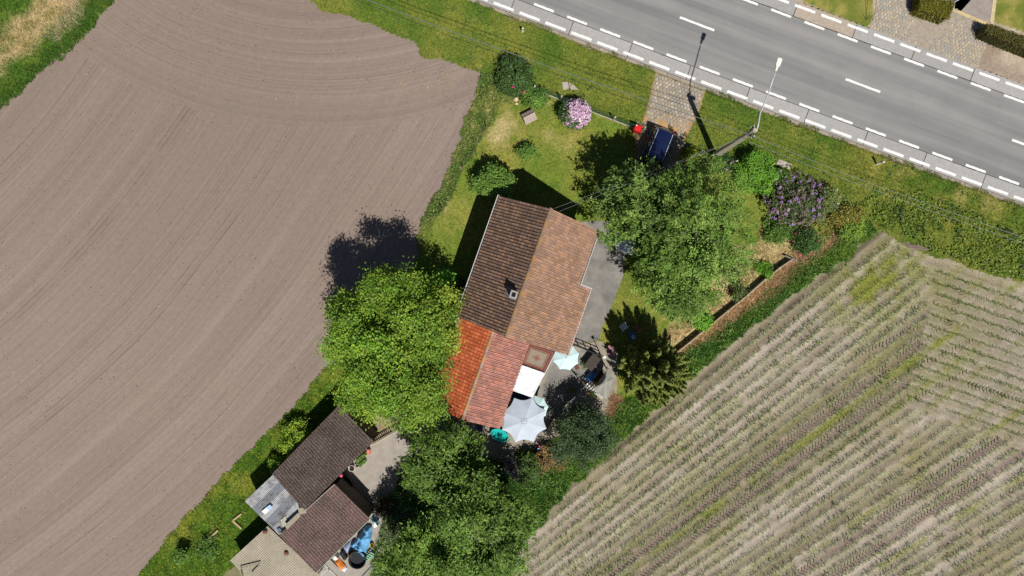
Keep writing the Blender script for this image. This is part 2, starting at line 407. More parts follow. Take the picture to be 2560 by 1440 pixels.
struct(zone('lawn', LAWN, zo + .004, lawn_col, .14, MAT_GRASS, .3))
struct(zone('grass_strip', STRIP, zo + .002, strip_col, .16, MAT_GRASS, .35))
struct(zone('field_margin', EASTG, zo + .006, tall_col, .16, MAT_GRASS, .35))
struct(zone('meadow_corner', CORNER, zo, corner_col, .18, MAT_GRASS, .4))
ROUGH = FE[9:21] + [(1050, 640), (1062, 570), (1100, 540), (1125, 500), (1160, 440), (1185, 400), (1220, 330), (1245, 275), (1300, 250), (1320, 225), (1240, 180)]
ROUGH = [(p[0] - 3, p[1]) for p in ROUGH]
struct(zone('rough_margin', ROUGH, zo + .03, rough_col, .14, MAT_GRASS, .3, .04))

# ---- crop field, right
CROP = [(2190, 560), (2300, 620), (2420, 660), (2560, 695), (3050, 850), (3050, 1850), (930, 1850), (1240, 1440), (1315, 1335), (1425, 1208), (1545, 1090), (1690, 962), (1890, 792), (2070, 660)]
HEADL = [(2290, 620), (2330, 700), (2335, 760), (2305, 840), (2280, 940), (2262, 1015), (2560, 1118), (3050, 1285), (3050, 850), (2560, 695)]
OX, OY = 1852, 877
def row_dir(s):
    a = math.radians(39.5 - 7.5 * s / 700); return math.cos(a), -math.sin(a)
def row_s(px, py):
    """offset of a survey point across the crop rows, in pixels"""
    s = .588 * (px - OX) + .809 * (py - OY)
    for _ in range(4):
        a = np.radians(39.5 - 7.5 * s / 700); t0 = (px - OX) * np.cos(a) - (py - OY) * np.sin(a)
        bx = px - t0 * np.cos(a) - OX; by = py + t0 * np.sin(a) - OY
        nn = .588 * np.sin(a) + .809 * np.cos(a); s = ((px - OX) * np.sin(a) + (py - OY) * np.cos(a)) / nn
    return s
RS = 26.5
def weeds(px, py):
    x, y = (px - 1280) / PPM, (720 - py) / PPM
    k = row_s(px, py) / RS; n = fbm(x, y, 2.5, 71); w = 0
    for q, st, wd in ((10.5, .95, .36), (12.9, .5, .35), (3.5, .35, .35), (6.5, .35, .35), (14.6, .3, .3), (17.5, .4, .35), (19.5, .7, .3), (24.4, .6, .35), (26.6, .4, .3), (8.4, .3, .3)):
        w = w + 1.25 * st * np.exp(-((k - q) / wd) ** 2) * np.clip((n - .28) * 3.5, 0, 1)
    for bx, by, r, st in ((2185, 705, 75, 1.1), (2240, 660, 60, .9), (2120, 740, 70, .7), (2210, 770, 60, .5), (2350, 800, 70, .4), (2400, 900, 90, .35), (2300, 650, 50, .7), (2480, 660, 90, .5), (2230, 930, 60, .5), (2340, 940, 60, .45)):
        w = w + st * blob(x, y, bx, by, r) * np.clip((fbm(x, y, .8, 75) - .25) * 2.2, 0, 1)
    return w
def crop_col(x, y):
    px, py = x * PPM + 1280, 720 - y * PPM
    k = row_s(px, py) / RS; a = fbm(x, y, .8, 81); b = fbm(x, y, 4, 85)
    ph = vnoise(np.floor(k), np.floor(k) * 0, 1.0, 3)
    hl = inpoly(px, py, HEADL)
    c = lerp(lin(160, 148, 133), lin(184, 172, 156), (a - .3) * 2)
    c = lerp(c, lin(128, 119, 93), np.where(hl, .35, np.clip(ph * 2.2 - .55, 0, 1)) * (1 - np.abs((k % 1) - .5) * 1.2)); c = lerp(c, lin(150, 140, 112), (b - .5) * 3)
    edge = np.exp(-((row_s(px, py) + 6) / 9.0) ** 2) * (px < 2220) * np.clip((fbm(x, y, 1.5, 88) - .3) * 3, 0, 1)
    c = lerp(c, lin(104, 90, 80), edge * .8)
    for q in (9.5, 11.5, 20.5, 22.5): c = lerp(c, lin(136, 121, 109), .8 * np.exp(-((k - q) / .34) ** 4) * (~hl))
    return lerp(c, lin(134, 136, 66), weeds(px, py) * .75) * .97
def crop_h(x, y):
    px, py = x * PPM + 1280, 720 - y * PPM; k = row_s(px, py) / RS; hl = inpoly(px, py, HEADL)
    k2 = (-.3256 * (px - 2330) + .9455 * (py - 665)) / RS; kk = np.where(hl, k2, k); f = kk % 1
    return .035 * np.cos(2 * np.pi * f) - .045 * np.exp(-((f - .2) / .06) ** 2) * (vnoise(np.floor(kk), kk * 0, 1., 13) > .45)
cm = N('crop_soil'); p = cm.pos(); col = cm.attr()[0]; n1 = cm.noise(p, 11, 6, .7); n2 = cm.noise(p, 34, 3); n3 = cm.noise(p, 4.5, 4, .6)
col = cm.mix(1.0, col, cm.ramp(n1, [(.28, .72), (.72, 1.2)]), 'MULTIPLY'); col = cm.mix(1.0, col, cm.ramp(n2, [(.28, .62), (.42, 1.0)]), 'MULTIPLY'); col = cm.mix(1.0, col, cm.ramp(n3, [(.3, .88), (.7, 1.1)]), 'MULTIPLY')
MAT_CROP = cm.done(col, .97, n1, .7, .06, spec=.03)
crop = struct(zone('crop_field', CROP, .0, crop_col, .095, MAT_CROP, .12, .02, None, crop_h))
# tyre tread prints pressed up between the rows
def inside_main(px, py):
    return inpoly(np.array([px]), np.array([py]), CROP)[0] and not inpoly(np.array([px]), np.array([py]), HEADL)[0]
mb = MB(); NB = 0
for q in (9.5, 11.5, 20.5, 22.5):
    s = q * RS; dx, dy = row_dir(s); bx, by = OX + .588 * s, OY + .809 * s
    for t in np.arange(-900, 900, 9.2):
        px, py = bx + dx * t, by + dy * t
        if not (900 < px < 2700 and 500 < py < 1560) or not inside_main(px, py): continue
        if fbm(np.array([px / 60]), np.array([py / 60]), 1.5, 91)[0] < .36: continue
        for sd in (-1, 1):
            e = .24 * PPM; c0 = S2(px, py); c1 = S2(px + dx * 5.5 - dy * e * sd, py + dy * 5.5 + dx * e * sd)
            mb.bar((c0[0], c0[1], .012), (c1[0], c1[1], .02), .04, .07)
# curved turning prints on the headland
for (ax, ay, ex, ey) in ((2300, 870, 2380, 800), (2330, 905, 2440, 850), (2360, 850, 2395, 750), (2230, 960, 2330, 900), (2290, 1000, 2420, 930), (2420, 960, 2560, 1000), (2130, 900, 2300, 820), (2380, 770, 2410, 720)):
    L = math.hypot(ex - ax, ey - ay); dx, dy = (ex - ax) / L, (ey - ay) / L
    for t in np.arange(0, L, 9.5):
        px, py = ax + dx * t, ay + dy * t
        for sd in (-1, 1):
            e = .25 * PPM; c0 = S2(px, py); c1 = S2(px + dx * 5.5 - dy * e * sd, py + dy * 5.5 + dx * e * sd)
            mb.bar((c0[0], c0[1], .02), (c1[0], c1[1], .02), .035, .04)
# prints on the corner of the bare field
for (ax, ay, ex, ey) in ((1115, 215, 1100, 160), (1175, 245, 1190, 190), (880, 355, 920, 330), (1055, 165, 1020, 185)):
    L = math.hypot(ex - ax, ey - ay); dx, dy = (ex - ax) / L, (ey - ay) / L
    for t in np.arange(0, L, 9.5):
        px, py = ax + dx * t, ay + dy * t
        for sd in (-1, 1):
            e = .28 * PPM; c0 = S2(px, py); c1 = S2(px - dx * 6 - dy * e * sd, py - dy * 6 + dx * e * sd)
            mb.bar((c0[0], c0[1], .012), (c1[0], c1[1], .012), .04, .03)
o = mb.build('tyre_tread', M(lin(140, 125, 112), .97, .25, 14), None); tag(o, 'chevron tyre tread prints pressed into the field soil', 'tyre tracks', kind='stuff')
# young maize
def maize_leafset(n, sc_=1.0, seed=0):
    r = np.random.default_rng(seed); V = []; F = []
    a0 = r.uniform(0, np.pi)
    for i in range(n):
        a = a0 + i * np.pi + r.normal(0, .5); L = sc_ * r.uniform(.11, .22); H = sc_ * r.uniform(.09, .2); w = .018 * sc_ * r.uniform(.8, 1.3)
        b = len(V); sx, sy = -math.sin(a) * w / 2, math.cos(a) * w / 2
        for q, (d, z, ww) in enumerate(((0, .0, .6), (.45, .85, 1.0), (.8, 1.0, .8), (1.05, .75, .1))):
            x, y, zz = math.cos(a) * L * d, math.sin(a) * L * d, H * z
            V += [(x - sx * ww, y - sy * ww, zz), (x + sx * ww, y + sy * ww, zz)]
        F += [[b + 2 * q, b + 2 * q + 1, b + 2 * q + 3, b + 2 * q + 2] for q in range(3)]
    return np.array(V), np.array(F)
mz = []
for k in range(0, 52):
    s = k * RS; dx, dy = row_dir(s); bx, by = OX + .588 * s, OY + .809 * s; t = -1500.0
    while t < 1300:
        t += RNG.uniform(3.0, 5.8); j = RNG.normal(0, .7)
        px, py = bx + dx * t - dy * j, by + dy * t + dx * j
        if not (1050 < px < 2680 and 560 < py < 1540): continue
        mz.append((px, py, 0))
for k in range(0, 14):
    t = -60.0 + RNG.uniform(0, 90)
    while t < 420:
        t += RNG.uniform(3.4, 6.2); j = RNG.normal(0, 1.2)
        px, py = 2330 + .9455 * t - .3256 * (k * RS + 10 + j), 665 + .3256 * t + .9455 * (k * RS + 10 + j)
        mz.append((px, py, 1))
mz = np.array(mz); inC = inpoly(mz[:, 0], mz[:, 1], [(2205, 600), (2290, 640), (2420, 685), (2560, 722), (2700, 770), (2700, 1560), (1170, 1560), (1262, 1450), (1335, 1345), (1445, 1222), (1565, 1105), (1705, 978), (1905, 806), (2090, 675)]); jh = (vnoise(np.floor(row_s(mz[:, 0], mz[:, 1]) / RS), mz[:, 0] * 0, 1.0, 77) - .5) * 70; inH = np.where(mz[:, 2] > .5, inpoly(mz[:, 0], mz[:, 1], HEADL), inpoly(mz[:, 0] + jh, mz[:, 1] - jh * .6, HEADL))
gapn = fbm(mz[:, 0] / PPM, mz[:, 1] / PPM, 1.4, 95)
mz = mz[inC & (inH == (mz[:, 2] > .5)) & (gapn > .3)]
mzs = [maize_leafset(4 + i % 2, .85 + .1 * (i % 4), 100 + i) for i in range(10)]
MZC = [lin(102, 130, 46), lin(84, 112, 40), lin(118, 140, 52), lin(74, 100, 36)]
mzm = [np_mesh('maize_plant', v, f, np.tile(MZC[i % 4], (len(v), 1)), False, MAT_LEAF) for i, (v, f) in enumerate(mzs)]
order = np.argsort(np.hypot(mz[:, 0] - 1280, mz[:, 1] - 720)); parts = []
for r_, i in enumerate(order):
    px, py = mz[i, :2]; wx, wy = S2(px, py); q = int(RNG.integers(10)); a = RNG.uniform(0, 6.28); sc_ = RNG.uniform(.85, 1.2) * (.85 + .5 * float(vnoise(np.array([wx]), np.array([wy]), 1.7, 97)[0]))
    if r_ < 300:
        o = bpy.data.objects.new('maize_plant', mzm[q]); o.location = (wx, wy, .015); o.rotation_euler.z = a; o.scale = (sc_,) * 3; link(o)
        tag(o, 'young maize seedling in the crop rows beside the grassy margin and dark bush', 'maize plant', 'maize seedlings nearest the garden')
    else:
        v, f = mzs[q]; ca, sa = math.cos(a) * sc_, math.sin(a) * sc_
        parts.append((np.stack([wx + v[:, 0] * ca - v[:, 1] * sa, wy + v[:, 0] * sa + v[:, 1] * ca, .015 + v[:, 2] * sc_], -1), f, np.tile(MZC[q % 4] * RNG.uniform(.8, 1.25), (len(v), 1))))
V, F, C = join(parts); tag(np_obj('maize_crop', V, F, MAT_LEAF, None, C), 'rows of young green maize across the pale soil field', 'maize', kind='stuff')
# weeds between the rows
x, y = scatter(CROP, 75); px, py = x * PPM + 1280, 720 - y * PPM; vis = (px < 2640) & (py < 1500); x, y, px, py = x[vis], y[vis], px[vis], py[vis]
k = RNG.random(len(x)) < np.clip(weeds(px, py) * .85 + .03, 0, .9); x, y = x[k], y[k]
V, F, C = blades(x, y, .0, .05, .035, 1.2, pick([lin(122, 142, 48), lin(104, 130, 44), lin(140, 150, 60)], len(x)), 3)
tag(np_obj('field_weeds', V, F, MAT_BLADE, None, C), 'low yellow-green weeds between the maize rows', 'weeds', kind='stuff')

# ---- road with cycle lanes
am = N('asphalt'); p = am.pos(); n1 = am.noise(p, 40, 3, .7); n2 = am.noise(p, .6, 4); n3 = am.noise(p, 8, 4)
mp0 = am.n('ShaderNodeMapping', vector_type='POINT'); am.t.links.new(p, mp0.inputs[0]); mp0.inputs['Rotation'].default_value = (0, 0, math.radians(20.6)); mp = am.n('ShaderNodeMapping', vector_type='POINT'); am.t.links.new(mp0.outputs[0], mp.inputs[0]); mp.inputs['Scale'].default_value = (.03, .9, 1)
n4 = am.noise(mp.outputs[0], 1.0, 3)
col = am.mix(am.ramp(n4, [(.35, 0.0), (.65, 1.0)]), tuple(lin(120, 120, 119)), tuple(lin(145, 143, 140)))
col = am.mix(1.0, col, am.ramp(n1, [(.3, .86), (.7, 1.12)]), 'MULTIPLY'); col = am.mix(1.0, col, am.ramp(n2, [(.3, .95), (.7, 1.05)]), 'MULTIPLY')
col = am.mix(am.ramp(n3, [(.24, .35), (.3, 0.0)]), col, tuple(lin(90, 90, 90))); n5 = am.noise(p, 1.3, 5, .7); col = am.mix(am.ramp(n5, [(.62, 0.0), (.72, .35)]), col, tuple(lin(104, 103, 102)))
MAT_ASPH = am.done(col, .9, n1, .3, .01, spec=.15)
def rstrip(name, o0, o1, z, mat, t0=-1500, t1=1700, th=.12, parent=None, step=100):
    L = [S2(*rpt(t, o0)) for t in range(t0, t1 + 1, step)]; R_ = [S2(*rpt(t, o1)) for t in range(t0, t1 + 1, step)]; n = len(L)
    V = [(*a, z) for a in L] + [(*a, z) for a in R_] + [(*a, z - th) for a in L] + [(*a, z - th) for a in R_]
    F = []
    for i in range(n - 1): F += [[i, n + i, n + i + 1, i + 1], [2 * n + i, 2 * n + i + 1, i + 1, i], [n + i, 3 * n + i, 3 * n + i + 1, n + i + 1]]
    return np_obj(name, V, F, mat, parent)
road = struct(rstrip('road', -101.5, 101.5, .05, MAT_ASPH))
MAT_PAINT = N('road_paint'); p = MAT_PAINT.pos(); wv = MAT_PAINT.noise(p, 9, 6, .75)
MAT_PAINT = MAT_PAINT.done(MAT_PAINT.mix(MAT_PAINT.ramp(wv, [(.33, .9), (.45, 0.0)]), tuple(lin(230, 228, 224)), tuple(lin(168, 165, 160))), .7)
def dash_mesh(L, w):
    n = 9; V = []; r = np.random.default_rng(int(L * 100))
    for i in range(n):
        x = -L / 2 + L * i / (n - 1); V += [(x, -w / 2 + r.normal(0, .006), 0), (x, w / 2 + r.normal(0, .006), 0)]
    F = np.array([[2 * i, 2 * i + 2, 2 * i + 3, 2 * i + 1] for i in range(n - 1)]); return np_mesh('lane_dash', np.array(V), F, None, False, MAT_PAINT)
DM = {k: dash_mesh(*k) for k in ((2.6, .16), (1.5, .17), (1.52, .19))}
def dashes(parent, start, off, per, key, z):
    t0 = (start[0] - 1744) * .9361 + (start[1] - 61) * .3518 + key[0] * PPM / 2
    for i in range(-16, 24):
        t = t0 + i * per
        if not -1150 < t < 1250: continue
        o = bpy.data.objects.new('lane_dash', DM[key]); a, b = rpt(t - 10, off), rpt(t + 10, off)
        w = S2(*rpt(t, off)); o.location = Vector((w[0], w[1], z)) - WL[parent.name]; o.rotation_euler.z = math.atan2(-(b[1] - a[1]), b[0] - a[0]); link(o, parent)
dashes(road, (1699, 44), 0, 442, (2.6, .16), .055)
dashes(road, (1335, 10.5), 98, 88.5, (1.5, .17), .055)
dashes(road, (1928, 22.5), -98.5, 88.5, (1.5, .17), .055)
SLABC = [M(lin(162, 160, 157), .9, .1, 5), M(lin(158, 155, 151), .9, .1, 5), M(lin(166, 163, 160), .9, .12, 5)]; MAT_SLABD = M(lin(172, 158, 142), .9, .14, 5)
def lane(name, o0, o1, phase, outer_start, outer_off, per):
    base = struct(rstrip(name, o0 + .5, o1 - .5, .03, M(lin(78, 74, 70), .95, .2, 8)))
    i = 0
    for t in np.arange(-1100 + phase, 1300, 157):
        q = [S2(*rpt(t + a, b)) for a, b in ((.9, o0 + (1.3 if o0 > 0 else .4)), (156, o0 + (1.3 if o0 > 0 else .4)), (156, o1 - (.3 if o0 > 0 else 1.3)), (.9, o1 - (.3 if o0 > 0 else 1.3)))]
        far = o0 < 0 and 280 < t + 78 < 440
        MB().prism(q, .031, .052 + .002 * (i % 3)).build('concrete_slab', MAT_SLABD if far else SLABC[i % 3], base); i += 1
    dashes(base, outer_start, outer_off, per, (1.52, .19), .061)
    return base
lane('cycle_lane', 102, 139.5, 22, (1234, 7.8), 131, 69.3)
lane('cycle_lane', -139.5, -102, 60, (1987, 13), -129.5, 70)
kb = struct(rstrip('kerb', 140, 149, .03, M(lin(140, 128, 112), .95, .2, 8)))
KM = [M(lin(160, 148, 132), .95, .2, 7), M(lin(150, 138, 124), .95, .2, 7)]
for i, t in enumerate(np.arange(-1000, 1250, 36)):
    q = [S2(*rpt(t + a, b)) for a, b in ((.6, 140.5), (35, 140.5), (35, 148.5), (.6, 148.5))]
    MB().prism(q, .02, .05 + .003 * (i % 3)).build('kerb_stone', KM[i % 2], kb)

# cracks opened along the joint between asphalt and cycle lane
mb = MB(); cr_ = np.random.default_rng(9)
for off, z in ((103.2, .056), (-103.2, .056), (60, .0535), (-40, .0535)):
    t = -700.0
    while t < 1000:
        L = cr_.uniform(30, 160); n = int(L / 5) + 2; pts = []; o = off + (cr_.uniform(-25, 25) if abs(off) < 80 else 0)
        for i in range(n): o += cr_.normal(0, .35); p_ = S2(*rpt(t + i * 5, off + (o - off) * .9)); pts.append((p_[0], p_[1], z))
        for a_, b_ in zip(pts[:-1], pts[1:]): mb.bar(a_, b_, cr_.uniform(.008, .03) if abs(off) > 80 else .008, .004)
        t += L + cr_.uniform(40, 260) * (1 if abs(off) > 80 else 3)
mb.build('crack', M(lin(58, 56, 54), .95), road)['kind'] = 'stuff'
# ------------------------------------------------------------------ far side of the road
FARG = [rpt(t, -140) for t in range(-700, 1500, 100)] + [(3200, -420), (900, -420)]
FG1 = [(1960, -80), (2190, -80), (2181, 50), (2166, 72), (2010, 6)]; FG2 = [(2498, -80), (2800, -80), (2800, 150), (2560, 82), (2474, 52)]
def far_col(x, y):
    px, py = x * PPM + 1280, 720 - y * PPM; a = fbm(x, y, 1.6, 111); b = fbm(x, y, .5, 117)
    c = lerp(lin(150, 134, 118), lin(188, 172, 152), (a - .3) * 2.4)
    g = lerp(lin(110, 118, 52), lin(150, 142, 76), (fbm(x, y, 1.0, 119) - .35) * 3); g = lerp(g, lin(90, 112, 44), (.45 - b) * 3)
    return np.where((inpoly(px, py, FG1) | inpoly(px, py, FG2) | (py < -80))[:, None], g, c)
struct(zone('far_verge', FARG, .035, far_col, .15, MAT_DIRT, .1))
dm = M(lin(152, 142, 133), .95, .16, 3)
far_drive = MB().prism([S2(*q) for q in ((2402, -140), (2503, -140), (2473, 68), (2384, 30))], .0, .06).build('parking_bay', dm); struct(far_drive)
MB().prism([S2(*q) for q in ((2380, 28), (2384, 22), (2478, 62), (2474, 70))], .0, .075).build('edging', M(lin(196, 176, 128), .9, .2, 6), far_drive)
MB().prism([S2(*q) for q in ((2473, 58), (2500, -140), (2508, -140), (2482, 62))], .0, .075).build('edging', M(lin(196, 180, 142), .9, .2, 6), far_drive)
# cobbles
def stone_mesh(r, seed, col):
    g = np.random.default_rng(seed); n = 7; a = np.sort(np.linspace(0, 2 * np.pi, n, endpoint=False) + g.normal(0, .13, n)); rr = r * g.uniform(.86, 1.08, n)
    sq = 1 / np.maximum(np.abs(np.cos(a)), np.abs(np.sin(a))) ** .45; rr = rr * sq
    V = [(math.cos(t) * q, math.sin(t) * q, 0) for t, q in zip(a, rr)] + [(math.cos(t) * q, math.sin(t) * q, .03) for t, q in zip(a, rr * .97)] + [(math.cos(t) * q, math.sin(t) * q, .045) for t, q in zip(a, rr * .78)]
    F = [[i, (i + 1) % n, n + (i + 1) % n, n + i] for i in range(n)] + [[n + i, n + (i + 1) % n, 2 * n + (i + 1) % n, 2 * n + i] for i in range(n)] + [[2 * n + i for i in range(n)]]
    return np.array(V), F, col
MAT_STONE = ground_mat('cobble', .16, 14, .3)
def cobbles(parent, poly, pitch, ang, cols, skip, z, seed):
    g = np.random.default_rng(seed)
    var = [stone_mesh(pitch * .49, seed + i, cols[i % len(cols)] * (0.9 + .05 * (i % 5))) for i in range(12)]
    meshes = [np_mesh('cobble', v, f, np.tile(c, (len(v), 1)), False, MAT_STONE) for v, f, c in var]
    W = [S2(*p) for p in poly]; x0, x1 = min(p[0] for p in W), max(p[0] for p in W); y0, y1 = min(p[1] for p in W), max(p[1] for p in W)
    cx, cy = (x0 + x1) / 2, (y0 + y1) / 2; R_ = math.hypot(x1 - x0, y1 - y0) / 2; P = []; ca, sa = math.cos(ang), math.sin(ang)
    for j, b in enumerate(np.arange(-R_, R_, pitch)):
        for a in np.arange(-R_, R_, pitch * 1.02):
            aa = a + (j % 2) * pitch * .5 + g.normal(0, pitch * .05); bb = b + g.normal(0, pitch * .05); P.append((cx + aa * ca - bb * sa, cy + aa * sa + bb * ca))
    P = np.array(P); P = P[inpoly(P[:, 0], P[:, 1], W)]; P = P[g.random(len(P)) > skip(P[:, 0], P[:, 1])]
    order = np.argsort(np.hypot(P[:, 0], P[:, 1])); rest = MB(); RC = []
    for r_, i in enumerate(order):
        q = int(g.integers(12)); a = ang + g.normal(0, .15) + math.pi / 2 * int(g.integers(4))
        if r_ < 300:
            o = bpy.data.objects.new('cobble', meshes[q]); o.location = Vector((P[i, 0], P[i, 1], z + g.normal(0, .003))) - WL[parent.name]; o.rotation_euler.z = a; link(o, parent)
        else:
            v, f, c = var[q]; c_, s_ = math.cos(a), math.sin(a)
            rest.add([(P[i, 0] + p_[0] * c_ - p_[1] * s_, P[i, 1] + p_[0] * s_ + p_[1] * c_, z + p_[2]) for p_ in v], f); RC.append(np.tile(c, (len(v), 1)))
    if rest.v:
        o = np_obj('cobble_paving', np.array(rest.v), rest.f, MAT_STONE, parent, np.concatenate(RC)); o['kind'] = 'stuff'
COB = [lin(162, 157, 147), lin(154, 150, 143), lin(170, 162, 148), lin(148, 147, 143), lin(174, 166, 152), lin(158, 152, 140)]
DRV = [(1643, 184), (1760, 227), (1735, 290), (1702, 352), (1690, 375), (1600, 335), (1618, 290), (1632, 230)]
def drv_col(x, y):
    a = fbm(x, y, .8, 121); c = lerp(lin(140, 126, 106), lin(168, 146, 110), (a - .3) * 2); s = blob(x, y, 1668, 320, 30) + blob(x, y, 1615, 310, 22) + blob(x, y, 1708, 318, 22)
    return lerp(c, lin(186, 148, 100), s)
drive = struct(zone('driveway', [(1638, 182), (1765, 228), (1742, 290), (1712, 350), (1695, 400), (1660, 480), (1600, 460), (1590, 340), (1606, 300), (1628, 230)], .05, drv_col, .08, MAT_DIRT, .1, .01))
def dskip(x, y): return np.clip(1.3 * blob(x, y, 1664, 322, 17) + .9 * blob(x, y, 1655, 345, 16) + 1.0 * blob(x, y, 1612, 312, 14), 0, 1)
cobbles(drive, DRV, .24, math.radians(-20), COB, dskip, .045, 301)
FDR = [(2192, -60), (2480, -60), (2400, 30), (2478, 72), (2440, 172), (2172, 72), (2188, 30)]
fdrive = struct(MB().prism([S2(*q) for q in FDR], .0, .06).build('far_driveway', M(lin(160, 149, 133), .95, .2, 4)))
def fskip(x, y): return np.clip(1.2 * blob(x, y, 2318, 62, 34) + 1.0 * blob(x, y, 2308, 105, 30) + 1.2 * blob(x, y, 2430, 0, 60) + .9 * blob(x, y, 2330, 10, 60), 0, 1)
cobbles(fdrive, FDR, .23, math.radians(-20.6), [lin(168, 158, 140), lin(160, 156, 148), lin(180, 168, 146), lin(152, 150, 144), lin(170, 160, 146), lin(186, 172, 148)], fskip, .044, 401)

# ------------------------------------------------------------------ garden surfaces
cmn = N('yard_concrete'); p = cmn.pos(); n1 = cmn.noise(p, .7, 5, .6); n2 = cmn.noise(p, 14, 5, .7); n3 = cmn.noise(p, 2.2, 4)
cc = cmn.mix(cmn.ramp(n1, [(.3, 0.0), (.68, 1.0)]), tuple(lin(112, 110, 106)), tuple(lin(146, 142, 134))); cc = cmn.mix(1.0, cc, cmn.ramp(n2, [(.3, .85), (.7, 1.12)]), 'MULTIPLY'); cc = cmn.mix(1.0, cc, cmn.ramp(n3, [(.3, .88), (.7, 1.06)]), 'MULTIPLY')
MAT_CONC = cmn.done(cc, .92, n2, .25, .02)
struct(MB().prism([S2(*q) for q in ((1380, 560), (1500, 552), (1545, 560), (1563, 632), (1558, 690), (1530, 762), (1503, 822), (1498, 850), (1400, 870), (1300, 830), (1340, 640))], -.02, .062).build('side_yard', MAT_CONC))
pat = struct(MB().prism([S2(*q) for q in ((1250, 845), (1400, 872), (1500, 852), (1545, 880), (1540, 1010), (1430, 1120), (1230, 1160), (1060, 1100), (1110, 900))], -.02, .055).build('patio', M(lin(150, 142, 126), .92, .2, 1.6)))
MB().prism([S2(*q) for q in ((1388, 900), (1492, 862), (1478, 905), (1440, 985), (1400, 1060), (1345, 1090), (1350, 980))], .05, .061).build('patio_slab', MAT_CONC, pat)
struct(MB().prism([S2(*q) for q in ((905, 1120), (940, 1098), (1075, 1030), (1200, 1090), (1180, 1200), (1060, 1330), (960, 1440), (900, 1460), (790, 1440), (835, 1200))], -.02, .056).build('courtyard', M(lin(158, 150, 140), .92, .14, 2.2)))

# ------------------------------------------------------------------ the house
UX = np.array([.9438, -.3305, 0]); VX = np.array([-.3305, -.9438, 0]); ZX = np.array([0, 0, 1.0])
HO = np.array([84.8 / PPM, 173 / PPM, 0])
def HB(u, v, z): return HO + UX * u + VX * v + ZX * z
def hbox(mb, u0, u1, v0, v1, z0, z1):
    q = [HB(u0, v0, 0), HB(u1, v0, 0), HB(u1, v1, 0), HB(u0, v1, 0)]; return mb.prism([(a[0], a[1]) for a in q], z0, z1)
tm = N('roof_tile'); p = tm.pos(); c = tm.attr()[0]
n1 = tm.noise(p, 1.3, 5, .65); n2 = tm.noise(p, 18, 4); l1 = tm.noise(p, 2.6, 3, .6); l2 = tm.noise(p, 7.5, 2); w1 = tm.noise(p, 9, 2)
c = tm.mix(1.0, c, tm.ramp(n1, [(.3, .82), (.7, 1.12)]), 'MULTIPLY'); c = tm.mix(1.0, c, tm.ramp(n2, [(.3, .88), (.7, 1.1)]), 'MULTIPLY')
c = tm.mix(tm.math('MULTIPLY', tm.ramp(l2, [(.65, 0.0), (.67, 1.0)]), .75), c, tuple(lin(186, 128, 52)))
c = tm.mix(tm.math('MULTIPLY', tm.ramp(l1, [(.66, 0.0), (.74, 1.0)]), .5), c, tuple(lin(178, 124, 60)))
c = tm.mix(tm.ramp(w1, [(.74, 0.0), (.76, .8)]), c, tuple(lin(205, 200, 190)))
MAT_TILE = tm.done(c, .9, n2, .3, .01, spec=.1)
def tile_mesh(w, L, kind):
    if kind == 'roll': prof = [(-.42, .0), (-.42, .03), (-.32, .022), (-.08, .024), (.08, .052), (.24, .066), (.4, .045), (.4, -.02)]
    else: prof = [(-.44, .0), (-.43, .03), (0, .026), (.43, .03), (.44, .0)]
    V = []; n = len(prof); lift = .035
    for x, z in prof: V.append((x * w * 1.02, -L * .12, z))
    for x, z in prof: V.append((x * w * 1.02, L, z + lift))
    for x, z in prof: V.append((x * w * 1.02, L - .004, z + lift - .06))
    F = [[i, i + 1, n + i + 1, n + i] for i in range(n - 1)] + [[n + i, n + i + 1, 2 * n + i + 1, 2 * n + i] for i in range(n - 1)]
    F = [f[::-1] for f in F]; return np.array(V), F
def slope_tiles(base_fn, along, down, zr, pitch, runs, w, gauge, tm_, nvar, out, colr):
    """runs: list of (v0, v1, horizontal run). collects placement matrices"""
    dn = down * math.cos(pitch) - ZX * math.sin(pitch); nz = down * math.sin(pitch) + ZX * math.cos(pitch); X = np.cross(dn, nz)
    for v0, v1, run in runs:
        nv = max(1, round((v1 - v0) / w)); wv = (v1 - v0) / nv; nj = int(math.ceil(run / math.cos(pitch) / gauge - .15))
        for i in range(nv):
            for j in range(nj):
                d = j * gauge + .02; pos = base_fn(v0 + (i + .5) * wv) + dn * d + nz * .05 + ZX * 0
                jit = nz * RNG.normal(0, .006) + dn * RNG.normal(0, .01)
                Mx = np.eye(4); Mx[:3, 0] = X; Mx[:3, 1] = dn; Mx[:3, 2] = nz; Mx[:3, 3] = pos + jit
                out.append((Mx, tm_, int(RNG.integers(nvar)), colr))
def place_tiles(parent, lst, limit=300, name='roof_tile'):
    mesh = {}; lst = sorted(lst, key=lambda q: np.hypot(q[0][0, 3], q[0][1, 3])); rest = []; P0 = WL[parent.name]; T = Matrix.Translation(-P0)
    for i, (Mx, (key, v, f), k, cols) in enumerate(lst):
        if i < limit:
            kk = (key, k, id(cols))
            if kk not in mesh: mesh[kk] = np_mesh(name, v, f, np.tile(cols[k] * (.86, .94, 1, 1.07, 1.16)[k], (len(v), 1)), False, MAT_TILE)
            o = bpy.data.objects.new(name, mesh[kk]); link(o, parent); o.matrix_basis = T @ Matrix(Mx.tolist())
        else: rest.append((Mx, v, f, cols[k] * (.86, .94, 1, 1.07, 1.16)[k]))
    if rest:
        V = []; F = []; C = []; n = 0
        for Mx, v, f, c in rest:
            V.append(v @ Mx[:3, :3].T + Mx[:3, 3]); F += [[a + n for a in q] for q in f]; n += len(v); C.append(np.tile(c, (len(v), 1)))
        o = np_obj(name + 's', np.concatenate(V), F, MAT_TILE, parent, np.concatenate(C)); o['kind'] = 'stuff'
